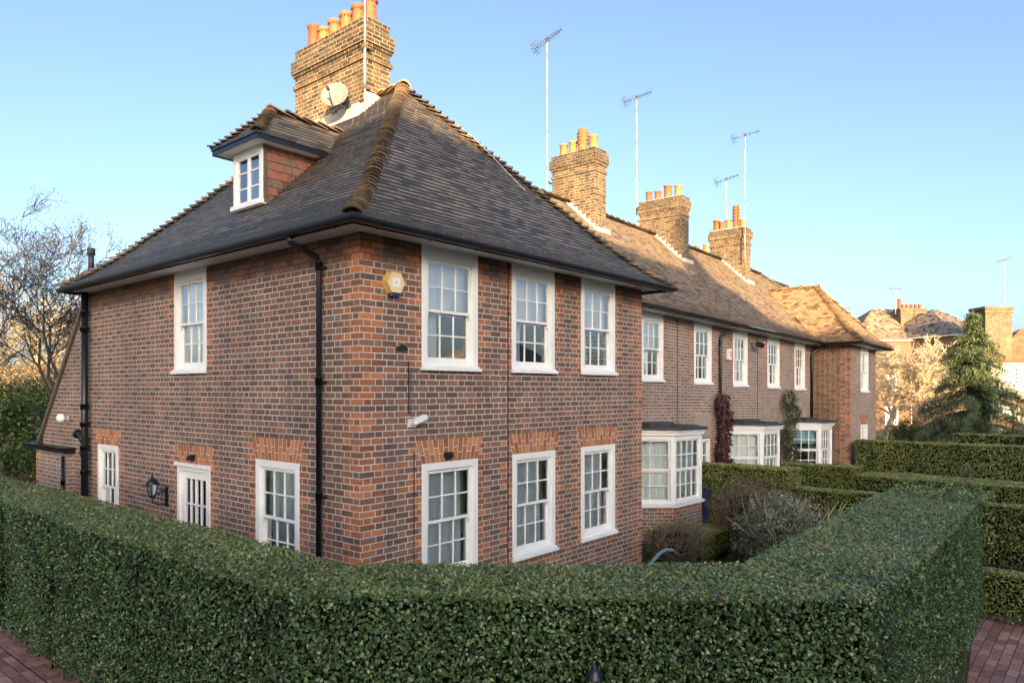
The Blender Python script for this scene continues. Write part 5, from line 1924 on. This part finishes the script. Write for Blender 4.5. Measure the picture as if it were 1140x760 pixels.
shrub("shrub", [((6.55, -.55, .55), (.62, .5, .42), 5200)], (6.55, -.55, 0), 'leaf_brown', "dry brown rounded shrub against the corner of the end house", size=.03, seed=31, twigs=120, twigmat='bark')
shrub("shrub", [((7.55, -2.05, .66), (.80, .85, .68), 15000), ((8.4, -1.6, .68), (.6, .65, .64), 8000)], (7.6, -2.0, 0), 'leaf_grey', "big grey-green bushy shrub in front of the nearest bay window", size=.05, seed=32, twigs=70, twigmat='bark_pale', up=True, bias=.02)
shrub("shrub", [((8.9, -.85, .84), (.95, .7, .66), 9500), ((9.3, -1.5, .62), (.55, .55, .52), 4500)], (9.0, -1.1, 0), 'leaf_brown', "brownish shrub behind the grey-green one, towards the tall yellowish hedge", size=.035, seed=33, twigs=140)
shrub("shrub", [((9.9, -2.1, .45), (.7, .7, .5), 900)], (9.9, -2.1, 0), 'leaf_yel', "sparse bed of upright bare stems before the low hedge", size=.05, seed=34, twigs=90, twigmat='bark_pale', core=False)
shrub("purple_climber", [((12.85 + .12 * math.sin(z * 2.2), 1.36, .9 + z * .42 + SH(12.7)), (.36 + .08 * math.sin(z * 1.9) - .03 * z, .2, .34), 700) for z in range(6)], (12.75, 1.45, SH(12.7)), 'leaf_red', "purple-leaved climber on the wall beside the middle bay window", "climbing plant", size=.075, seed=35, twigs=30, aspect=.55, core=False)
shrub("green_climber", [((17.7 + .3 * math.sin(z * 2), 1.32, .9 + z * .45 + SH(17.7)), (.45 - .02 * z, .2, .4), 420) for z in range(6)], (17.75, 1.45, SH(17.7)), 'leaf_bush', "loose green climber on the wall left of the farthest bay window", "climbing plant", size=.075, seed=36, twigs=40, core=False, bias=-.15)
shrub("shrub", [((24.5, -6.0, 1.55), (.5, .4, .25), 300)], (24.5, -6.0, SH(24)), 'leaf_pale', "small pale green sprig poking up at the low wide hedge", size=.09, seed=37, twigs=10, core=False) if False else None
p = at(1076, 523, 17.6)
shrub("shrub", [((p[0], p[1], p[2] - .05), (.13, .13, .18), 160)], (p[0], p[1], SH(p[0])), 'leaf_pale', "light green sprig growing above the wide low hedge at the right", size=.07, seed=38, twigs=6, core=False)


# ------------------------------------------------------------------ trees
def branch_tree(rng, base, height, spread, r0, depth=5, lean=(0, 0), droop=0.0, kids=(3, 4), first=.28, twig_r=.006, up=.35, wob=.25, seglen=3, lfrac=(.55, .8)):
    segs, tips = [], []

    def grow(p, d, L, r, k):
        pts = [p]
        rad = [r]
        q, dd = p.copy(), d.copy()
        for i in range(seglen):
            dd = (dd + Vector((rng.uniform(-1, 1), rng.uniform(-1, 1), rng.uniform(-.6, .8))) * wob * (0.5 if k == 0 else 1) + V(0, 0, -droop * (k > 1))).normalized()
            q = q + dd * (L / seglen)
            pts.append(q.copy()); rad.append(r * (1 - .45 * (i + 1) / seglen))
        segs.append((pts, rad, k))
        if k >= depth:
            tips.append((q, dd)); return
        n = rng.randint(*kids)
        for j in range(n):
            a = rng.random() if k > 0 else rng.uniform(.5, 1)
            idx = max(1, min(seglen, int(lerp(1, seglen + .99, a))))
            bp, br = pts[idx], rad[idx]
            ax = dd.orthogonal().normalized()
            ax.rotate(Matrix.Rotation(rng.uniform(0, 2 * math.pi), 3, dd))
            nd = (dd * rng.uniform(.35, .9) + ax * rng.uniform(.5, 1.0) * spread + V(0, 0, up * rng.random())).normalized()
            grow(bp, nd, L * rng.uniform(*lfrac), max(twig_r, br * rng.uniform(.45, .7)), k + 1)
    d0 = Vector((lean[0], lean[1], 1)).normalized()
    grow(Vector(base), d0, height * first, r0, 0)
    return segs, tips


def tree(name, base, label, bark, segs, tips, leaf=None, lsize=.06, nleaf=0, lspread=.2, seed=1, group=None, aspect=.5, only=None):
    rt = root(name, base, label, "tree", group)
    tr, tw = MB(), MB()
    for pts, rad, k in segs:
        (tr if k <= 1 else tw).tube(pts, rad, 7 if k <= 1 else (5 if k == 2 else 3), caps=False, smooth=k <= 2)
    tr.build("trunk", MT[bark] if isinstance(bark, str) else bark[0], rt)
    tw.build("branches", MT[bark] if isinstance(bark, str) else bark[1], rt)
    if leaf and nleaf:
        rng = np.random.default_rng(seed)
        T = np.array([t[0][:] for t in tips])
        if only is not None:
            T = T[only(T)]
        idx = rng.integers(0, len(T), nleaf)
        p = T[idx] + rng.normal(0, lspread, (nleaf, 3))
        leaf_object("crown", leaf_arrays(p, np.tile((0, 0, 1.), (nleaf, 1)), lsize, rng, 1.2, aspect), MT[leaf], rt)
    return rt


# left: budding tree behind the house
r_ = random.Random(3)
b = at(84, 500, 21)
sg, tp = branch_tree(r_, (b[0], b[1], 0), 11.5, .85, .15, depth=6, lean=(-.05, .02), first=.32, kids=(3, 4), wob=.3, up=.3, twig_r=.012, lfrac=(.54, .76))
tree("bare_tree", (b[0], b[1], 0), "bare budding tree rising behind the left end of the house", (MT['bark'], MT['twig_blue']), sg, tp, 'leaf_bud', .06, 9000, .08, 3, group="bare trees at the left")
for i, (u, t, h, s, lb) in enumerate(((8, 24, 7.5, .9, "gnarled bare tree at the very left edge, its twigs in front of the sunlit trees"),
                                      (40, 27, 6.5, .8, "smaller bare tree between the two others at the left"))):
    b = at(u, 500, t)
    r_ = random.Random(40 + i)
    sg, tp = branch_tree(r_, (b[0], b[1], 0), h, s, .13, depth=5, first=.25, kids=(3, 4), wob=.4, up=.15, twig_r=.007)
    tree("bare_tree", (b[0], b[1], 0), lb, (MT['bark'], MT['bark']), sg, tp, 'leaf_bud', .05, 2000, .1, 4, group="bare trees at the left")


def crown_tree(name, base, h, rad, n, mat, label, size, seed, bark='bark', zb=.35, squash=1.0, group=None, nb=14):
    rng = np.random.default_rng(seed)
    rt = root(name, base, label, "tree", group)
    Vs, Rs = [], []
    for i in range(nb):
        a = rng.uniform(0, 2 * math.pi); q = rng.random() ** .5 * .7
        hz = zb + (1 - zb) * rng.random()
        k = math.sin(min(1, (hz - zb) / (1 - zb) * .9 + .12) * math.pi) ** .6
        c = (base[0] + math.cos(a) * q * rad * k, base[1] + math.sin(a) * q * rad * k, base[2] + hz * h * .9)
        s = rad * rng.uniform(.3, .5)
        p, d = blob_leaves(rng, c, (s, s, s * .8 * squash), n // nb, .5)
        Vs.append(leaf_arrays(p, d, size, rng, .9, .6)); Rs.append(np.clip(rng.random(len(p)) * .7 + rng.uniform(0, .3), 0, 1))
    leaf_object("crown", np.vstack(Vs), MT[mat], rt, np.concatenate(Rs))
    mb = MB(); mb.tube([base, (base[0] + .1, base[1], base[2] + h * .5), (base[0], base[1] + .1, base[2] + h * .8)], [h * .025, h * .018, h * .008], 8)
    for i in range(8):
        a = rng.uniform(0, 6.28)
        z = rng.uniform(.3, .7) * h
        mb.tube([(base[0], base[1], base[2] + z), (base[0] + math.cos(a) * rad * .6, base[1] + math.sin(a) * rad * .6, base[2] + z + h * .15)], [h * .01, h * .004], 5)
    mb.build("trunk", MT[bark], rt)
    return rt


# evergreen bushes at left
for i, (u, t, h, rd, lb) in enumerate(((6, 18, 3.3, 1.7, "bright evergreen bush at the left edge above the wooden fence"), (44, 21, 3.6, 1.7, "evergreen bush touching the sloping gable at the left"))):
    b = at(u, 500, t)
    crown_tree("evergreen_bush", (b[0], b[1], 0), h, rd, 9000, 'leaf_bush', lb, .09, 50 + i, zb=.15, nb=22)['category'] = "bush"
# sunlit trees far left (straw-coloured)
for i, (u, t, h, rd) in enumerate(((-30, 62, 15, 6), (40, 66, 13, 6), (95, 72, 12.5, 5))):
    b = at(u, 500, t)
    crown_tree("sunlit_tree", (b[0], b[1], 0), h, rd, 9000, 'leaf_gold', ["straw-coloured sunlit tree at the far left edge behind the bare branches", "straw-coloured sunlit tree behind the budding tree", "straw-coloured sunlit tree just left of the gable"][i], .22, 60 + i, bark='bark_pale', zb=.12, group="sunlit trees far behind on the left", nb=30)

# right: big bare sunlit tree
r_ = random.Random(12)
b = at(985, 500, 50)
sg, tp = branch_tree(r_, (b[0], b[1], -.45), 13.5, .95, .24, depth=6, lean=(.12, -.25), first=.22, kids=(4, 5), wob=.38, up=.2, twig_r=.020, lfrac=(.6, .82))
tree("bare_tree", (b[0], b[1], -.45), "pale bare tree with sunlit twigs right of the terrace, before the far house", (MT['bark_pale'], MT['bark_pale']), sg, tp, 'leaf_gold', .09, 6000, .3, 5)
r_ = random.Random(19)
b = at(940, 500, 62)
sg, tp = branch_tree(r_, (b[0], b[1], -.45), 15.5, .9, .2, depth=5, first=.3, kids=(3, 5), wob=.35, up=.3, twig_r=.018)
tree("bare_tree", (b[0], b[1], -.45), "grey bare tree whose top twigs show over the far wing's roof", (MT['bark'], MT['bark']), sg, tp)

# conifer
rng = np.random.default_rng(8)
cb_ = at(1083, 500, 40)
cbase = (cb_[0], cb_[1], -.45)
ct = root("conifer", cbase, "dark layered conifer with a sunlit top, right of the terrace", "tree")
Hc = 8.2
pp, nn_, tt, rr_ = [], [], [], []
brm = MB()
rr0 = random.Random(8)
for i in range(250):
    f = (i + .5) / 250
    z = Hc * (0.04 + .94 * f)
    L = 3.25 * (1 - f) ** .68 * rr0.uniform(.72, 1.12) + .15
    if f > .86: L = .5 * rr0.uniform(.5, 1.1)
    a = rr0.uniform(0, 2 * math.pi)
    dx, dy = math.cos(a), math.sin(a)
    P = []
    for k in range(6):
        s = k / 5
        P.append(V(cbase[0] + dx * L * s, cbase[1] + dy * L * s, cbase[2] + z + L * (.18 * s - .38 * s * s)))
    brm.tube(P, [.03 * (1 - f) + .012, .025 * (1 - f) + .01, .02 * (1 - f) + .008, .012, .008, .005], 4, caps=False)
    nfr = int(260 * (L / 2.5) + 40)
    s = rng.random(nfr) ** .6
    idx = np.minimum((s * 5).astype(int), 4); fr_ = s * 5 - idx
    A = np.array([p[:] for p in P])
    c = A[idx] * (1 - fr_)[:, None] + A[idx + 1] * fr_[:, None]
    side = rng.normal(0, .21, nfr) * (1.15 - s * .6)
    hang = -np.abs(rng.normal(0, .12, nfr)) * (.6 + .8 * s) - .35 * side ** 2
    c = c + np.stack([-dy * side, dx * side, hang], 1)
    pp.append(c); nn_.append(np.tile((dx * .5, dy * .5, .7), (nfr, 1))); tt.append(np.tile((dx * .6, dy * .6, -.8), (nfr, 1)))
    rr_.append(np.clip(rng.random(nfr) * .6 + .3 * s + .1 * f, 0, 1))
pp = np.vstack(pp); nn_ = np.vstack(nn_); tt = np.vstack(tt)
leaf_object("crown", leaf_arrays(pp, nn_, .14, rng, .45, .35, .2, tang=tt), MT['leaf_con'], ct, np.concatenate(rr_))
brm.tube([cbase, (cbase[0], cbase[1], cbase[2] + Hc)], [.16, .02], 8)
brm.build("trunk", MT['bark'], ct)
# sunlit shrub to the right of the conifer
for i, (u, t, h, rd, m_) in enumerate(((1128, 52, 3.8, 1.8, 'leaf_gold'), (1015, 46, 1.6, 2.0, 'leaf_bush'), (1132, 43, 1.3, 1.5, 'leaf_bush'))):
    b = at(u, 500, t)
    o = crown_tree("shrub", (b[0], b[1], -.45), h, rd, 5000, m_, ["straw-coloured shrub at the right edge behind the conifer", "low bright green shrub left of the conifer", "low bright green shrub at the right edge beside the conifer"][i], .1, 80 + i, zb=.05, nb=16)
    o['category'] = "shrub"


# ------------------------------------------------------------------ background houses
def bg_window(parent, F, x, z, w, h, name="window"):
    mb = MB()
    mb.box(x, x + .12, -.06, .06, z, z + h, 0, frame=F); mb.box(x + w - .12, x + w, -.06, .06, z, z + h, 0, frame=F)
    mb.box(x + .12, x + w - .12, -.06, .06, z, z + .12, 0, frame=F); mb.box(x + .12, x + w - .12, -.06, .06, z + h - .12, z + h, 0, frame=F)
    for i in (1, 2):
        xx = x + w * i / 3
        mb.box(xx - .03, xx + .03, -.04, .04, z + .12, z + h - .12, 0, frame=F)
    for i in (1, 2, 3):
        zz = z + h * i / 4
        mb.box(x + .12, x + w - .12, -.035, .035, zz - .03, zz + .03, 0, frame=F)
    wd = mb.build(name, MT['white'], parent)
    O, X, Y, Z = F
    g = MB(); g.face([O + X * (x + .1) + Y * .0 + Z * z, O + X * (x + w - .1) + Z * z, O + X * (x + w - .1) + Z * (z + h), O + X * (x + .1) + Z * (z + h)])
    g.build("glass", MT['glass'], wd)
    g = MB(); g.face([O + X * (x) + Y * .2 + Z * z, O + X * (x + w) + Y * .2 + Z * z, O + X * (x + w) + Y * .2 + Z * (z + h), O + X * (x) + Y * .2 + Z * (z + h)])
    g.build("curtain", MT['blind'], wd)


def bg_house(origin, ang, W, D, ze, zr, wins, label, wallmat, roofmat, hip=2.5, group="houses in the background", z0=-.6):
    X = V(math.cos(ang), math.sin(ang), 0); Y = V(-math.sin(ang), math.cos(ang), 0); Z = V(0, 0, 1)
    O = Vector((origin[0], origin[1], 0))
    r = root("brick_house", (O.x, O.y, z0), label, "house", group)
    F = (O, X, Y, Z)
    mb = MB()
    P = lambda x, y: (O + X * x + Y * y)
    ops = [(x, x + w, z, z + h) for x, z, w, h in wins]
    def w2(a, b, ops_):
        wall(mb, (a.x, a.y), (b.x, b.y), z0, ze, ops_, red_jambs=False, mats=(0, 0, 0, 0), thick=.2)
    w2(P(0, 0), P(W, 0), ops); w2(P(W, 0), P(W, D), []); w2(P(W, D), P(0, D), []); w2(P(0, D), P(0, 0), [])
    mb.build("wall", MT[wallmat], r)
    mb = MB()
    o = .4
    e = [P(-o, -o), P(W + o, -o), P(W + o, D + o), P(-o, D + o)]
    ra, rb = P(hip, D / 2), P(W - hip, D / 2)
    q = lambda p: (p.x, p.y)
    tiles(mb, q(e[0]), q(e[1]), q(ra), q(rb), ze, zr - ze, gauge=.2, tw=.3, th=.03)
    tiles(mb, q(e[1]), q(e[2]), q(rb), q(rb), ze, zr - ze, gauge=.2, tw=.3, th=.03)
    tiles(mb, q(e[2]), q(e[3]), q(rb), q(ra), ze, zr - ze, gauge=.2, tw=.3, th=.03)
    tiles(mb, q(e[3]), q(e[0]), q(ra), q(ra), ze, zr - ze, gauge=.2, tw=.3, th=.03)
    mb.build("roof", MT[roofmat], r)
    mb = MB()
    mb.box(-o, W + o, -o, D + o, ze - .12, ze - .02, frame=F)
    mb.build("eaves", MT['soffit'], r)
    for x, z, w, h in wins:
        bg_window(r, F, x, z, w, h)
    mb = MB(); mb.box(1, W - 1, D * .45, D * .5, z0, ze - .3, frame=F); mb.build("interior_wall", MT['dark'], r)
    return r, F


MT['bgbrick'] = brick_mat("tan_brick", [(0, (0.10, 0.055, 0.035)), (0.5, (0.17, 0.09, 0.055)), (1, (0.22, 0.11, 0.065))], [(0, (0.13, 0.085, 0.05)), (1, (0.24, 0.16, 0.10))], (0.36, 0.30, 0.22))
MT['redtile'] = rnd_mat("red_roof_tile", [(0, (0.22, 0.085, 0.045)), (0.5, (0.33, 0.13, 0.065)), (1, (0.42, 0.19, 0.09))], rough=.8, scale=3, amt=.3, bump=.2)
AG = TH - math.pi / 2


def bgx(u0, t, u):      # local x of a pixel column on a facade parallel to the image plane at depth t
    return (u - u0) / 798.0 * t


T1 = 66
o1 = at(950, 434, T1)
zz = lambda v, t=T1: CAMZ + (434 - v) * t / 798.0
wl = []
for (u, v) in ((1017, 389), (1048, 387)): wl.append((bgx(950, T1, u), zz(v + 11), 1.2, 1.25))
for (u, v) in ((985, 425), (1013, 424), (1035, 424)): wl.append((bgx(950, T1, u), zz(v + 10), 1.1, 1.45))
for (u, v) in ((985, 461), (1014, 460), (1040, 460)): wl.append((bgx(950, T1, u), zz(v + 12), 1.2, 1.7))
hA, FA = bg_house(o1, AG, 13, 9, zz(378), zz(338), wl, "large brick house in the sun behind the bare tree, with a low crowned chimney", 'bgbrick', 'tile_row', hip=4.0)
# chimney of house A : at u 1003-1031
def bg_chimney(parent, u0, u1, t, v_top, v_bot, dep, pots, label=None):
    c = at(u0, 434, t)
    X = V(RT[0], RT[1], 0); Y = V(FW[0], FW[1], 0); Z = V(0, 0, 1)
    F = (V(c[0], c[1], 0), X, Y, Z)
    w = (u1 - u0) / 798 * t
    z1, z0 = zz(v_top, t), zz(v_bot, t)
    mb = MB()
    mb.box(0, w, 0, dep, z0, z1 - .55, frame=F); mb.box(-.08, w + .08, -.08, dep + .08, z1 - .55, z1 - .4, frame=F)
    mb.box(0, w, 0, dep, z1 - .4, z1 - .25, frame=F); mb.box(-.1, w + .1, -.1, dep + .1, z1 - .25, z1, frame=F)
    ch = mb.build("chimney", MT['stock'], parent)
    for (px, h, rr) in pots:
        p = MB(); pot(p, F[0] + X * (w * px) + Y * dep / 2 + Z * z1, h, .16, 2, rr); p.build("chimney_pot", [MT['pot'], MT['dark']], ch)
    return ch


bg_chimney(hA, 1003, 1030, 68, 343, 385, 1.2, [(.07, .95, .1), (.22, .42, .2), (.4, .42, .3), (.58, .42, .2), (.76, .42, .3), (.93, .42, .4)])
T2 = 62
o2 = at(1062, 434, T2)
hB, FB = bg_house(o2, AG + .35, 5.2, 8, zz(372, T2), zz(338, T2), [(3.2, zz(372, T2) - 1.6, 1.3, 1.3), (.8, zz(430, T2), 1.2, 1.5)], "dark-roofed house just left of the tall square chimney", 'bgbrick', 'tile', hip=2.2)
bg_chimney(hB, 1097, 1127, 58, 341, 400, 1.9, [(.3, .12, .4), (.6, .1, .4)])
T3 = 60
o3 = at(1103, 434, T3)
hC, FC = bg_house(o3, AG - .12, 12, 8, zz(404, T3), zz(362, T3), [(.9, zz(428, T3), 1.3, 1.4), (3.2, zz(428, T3), 1.3, 1.4), (.9, zz(468, T3), 1.3, 1.5), (3.2, zz(468, T3), 1.3, 1.5)], "pale-walled house with a low red tiled roof at the right edge", 'screen', 'redtile', hip=4.5)
bp_ = at(1118, 341, 58); aerial((bp_[0], bp_[1], bp_[2] - .05), (bp_[0], bp_[1], zz(289, 58)), "far aerial on the tall square chimney at the right edge", (.9, -.3), 2.0, 6, .25, .3, .035, False)
bp_ = at(997, 350, 68); aerial((bp_[0], bp_[1], zz(350, 68)), (bp_[0], bp_[1], zz(321, 68)), "small far aerial by the low crowned chimney behind the bare tree", (.9, -.5), 1.5, 5, .0, .3, .035, False)

# houses behind the camera: they shade the scene and show in the window panes
def occluder(p0, p1, dist, depth, ze, zr, label, chims, hip=1.0):
    n2 = (math.sin(SUN_AZ), -math.cos(SUN_AZ))
    base = Vector((SH2[0] * dist + n2[0] * p0, SH2[1] * dist + n2[1] * p0, 0))
    # facade faces the scene: outward = -sun dir ; local x runs from p1 to p0
    start = Vector((SH2[0] * dist + n2[0] * p1, SH2[1] * dist + n2[1] * p1, 0))
    ang = math.atan2(-n2[1], -n2[0])
    W = p1 - p0
    ws = []
    nn = int(W / 3)
    for i in range(nn):
        for z in (1.0, 4.0, 7.0):
            if z + 1.6 < ze: ws.append((W * (i + .5) / nn - .6, z, 1.2, 1.5))
    r, F = bg_house((start.x, start.y), ang, W, depth, ze, zr, ws, label, 'brick', 'tile', hip=hip, group="houses behind the viewpoint", z0=-.2)
    for (pc, w, zc) in chims:
        mb = MB()
        x = p1 - pc
        mb.box(x - w / 2, x + w / 2, depth / 2 - .6, depth / 2 + .6, ze, zc, frame=F)
        mb.box(x - w / 2 - .08, x + w / 2 + .08, depth / 2 - .68, depth / 2 + .68, zc - .4, zc - .1, frame=F)
        mb.build("chimney", MT['stock'], r)
    return r


K = math.tan(SUN_EL)
# ridge heights q (seen along the sun direction) -> real height at distance d: z = q + d*K
d1, dep1 = 46.0, 9.0
rd = d1 + dep1 / 2
occluder(-18, 5.2, d1, dep1, 9.6, 7.98 + rd * K, "long brick house behind the viewpoint, at its left", [], hip=.02)
occluder(4.45, 12.75, d1, dep1, 12.8, 8.45 + rd * K, "tallest brick house behind the viewpoint, with one broad chimney", [(9.9, 1.2, 10.6 + rd * K)], hip=1.4)
occluder(12.3, 38, d1, dep1, 9.6, 7.25 + rd * K, "longest brick house behind the viewpoint, at its right", [], hip=.02)
# houses across the gardens (seen in the panes)
for i, (x, y, a, W) in enumerate(((12, -34, math.pi, 11), (30, -36, math.pi, 14), (50, -38, math.pi, 12))):
    bg_house((x + W / 2, y), a, W, 8, 5.2, 8.6, [(1.2 + 2.6 * k, z, 1.2, 1.5) for k in range(int(W / 3)) for z in (.9, 3.4)],
             ["brick house across the gardens nearest the viewpoint", "brick house across the gardens in the middle", "brick house across the gardens farthest away"][i], 'brick', 'tile', hip=3.5, group="houses across the gardens")

# ------------------------------------------------------------------ small things
# domed post in the hedge gap
pz = at(662, 745, 4.83)
r = root("lamp_post", (pz[0], pz[1], 0), "tan post with a dark domed metal cap standing in the front hedge", "post")
mb = MB(); mb.tube([(pz[0], pz[1], 0), (pz[0], pz[1], 1.30)], .040, 14); mb.build("pole", MT['tanwood'], r)
mb = MB(); mb.lathe((pz[0], pz[1], 1.30), [(.052, 0), (.055, .006), (.05, .014), (.043, .03), (.036, .055), (.022, .078), (.010, .086), (.012, .098), (0, .104)], 20); mb.build("cap", MT['navy'], r)
# grey stub post at the foot of the hedge, left
mb = MB(); mb.tube([(-2.12, 2.55, 0), (-2.12, 2.55, .42)], .035, 10); mb.lathe((-2.12, 2.55, .42), [(.038, 0), (.038, .02), (0, .035)], 10)
single(mb, "metal_post", MT['aerial'], "short grey metal post at the foot of the hedge beside the left path", "post", base=(-2.12, 2.55, 0))
# blue-grey curved pipe by the shrubs
pb = at(735, 618, 11.0)
mb = MB(); mb.tube([at(719, 632, 9.6), at(727, 624, 9.7), at(734, 616, 9.9), at(741, 612, 10.1), at(748, 612, 10.3), at(754, 618, 10.4)], .026, 10)
single(mb, "garden_pipe", MT['hose'], "blue-grey curved pipe among the shrubs beside the end house", "pipe")
# blue bin beside the nearest bay
r = root("wheelie_bin", (11.2, .35, 0), "dark blue bin tucked beside the nearest bay window", "bin") if False else None
mb = MB()
bx, by_ = 10.83, 1.0
A4 = [(bx - .08, by_ - .10), (bx + .06, by_ - .10), (bx + .06, by_ + .10), (bx - .08, by_ + .10)]
B4 = [(bx - .10, by_ - .13), (bx + .08, by_ - .13), (bx + .08, by_ + .13), (bx - .10, by_ + .13)]
z_ = SH(bx)
for i in range(4):
    j = (i + 1) % 4
    mb.face([(*A4[i], .03 + z_), (*A4[j], .03 + z_), (*B4[j], .98 + z_), (*B4[i], .98 + z_)])
mb.face([(*p, .03 + z_) for p in reversed(A4)])
rb = root("wheelie_bin", (bx, by_, z_), "dark blue bin tucked beside the nearest bay window", "bin")
mb.build("bin_body", MT['binblue'], rb, bevel=.02)
mb = MB(); mb.box(bx - .115, bx + .095, by_ - .15, by_ + .145, .98 + z_, 1.02 + z_); mb.build("lid", MT['binblue'], rb, bevel=.02)
for s in (-1, 1):
    mb = MB(); mb.lathe((bx + .05 * s, by_ + .08, .1 + z_), [(0, -.03), (.1, -.03), (.1, .03), (0, .03)], 14, axis=(1, 0, 0))
    mb.build("wheel", MT['black'], rb)

# fallen leaves on the paving by the hedge
rng = np.random.default_rng(77)
n = 260
a_ = np.stack([-2.3 - np.abs(rng.normal(0, .35, n)), rng.uniform(0, 9, n), np.full(n, .014)], 1)
b_ = np.stack([rng.uniform(1, 10, n), -5.15 - np.abs(rng.normal(0, .5, n)), np.full(n, .014)], 1)
b_[:, 2] += -0.019 * np.clip(b_[:, 0] - 6.23, 0, 24)
o = leaf_object("fallen_leaves", leaf_arrays(np.vstack([a_, b_]), np.tile((0, 0, 1.), (2 * n, 1)), .032, rng, .12), MT['leaf_gold'], base=(0, 0, 0))
tag(o, kind='stuff')
# low wooden fence and dry hydrangeas at left
r = root("wooden_fence", (-1, 14.2, 0), "low fence of weathered upright boards at the left beyond the hedge", "fence")
mb = MB()
rr = random.Random(4)
x = -4.5
while x < 1.3:
    h = 1.25 + rr.uniform(-.03, .05)
    mb.box(x, x + .14, 14.0, 14.03, 0, h); x += .155
mb.build("boards", MT['wood'], r)
mb = MB(); mb.box(-4.5, 1.3, 14.03, 14.07, .9, 1.0); mb.box(-4.5, 1.3, 14.03, 14.07, .3, .4); mb.build("rail", MT['wood'], r)
for x in (-1.7, .1):
    mb = MB(); mb.box(x, x + .1, 13.93, 14.0, 0, 1.55)
    mb.build("post", MT['wood'], r)
shrub("hydrangea", [((-2.2 + i * .42 + .1 * math.sin(i * 5), 14.6 + .25 * math.cos(i * 3), 1.45 + .1 * math.sin(i * 4)), (.16, .16, .13), 260) for i in range(9)], (-.8, 14.6, 0), 'leaf_brown',
      "dry brown hydrangea heads behind the low wooden fence", "shrub", size=.045, seed=90, twigs=40, core=False, bias=.25)

print("objects", len(bpy.data.objects))
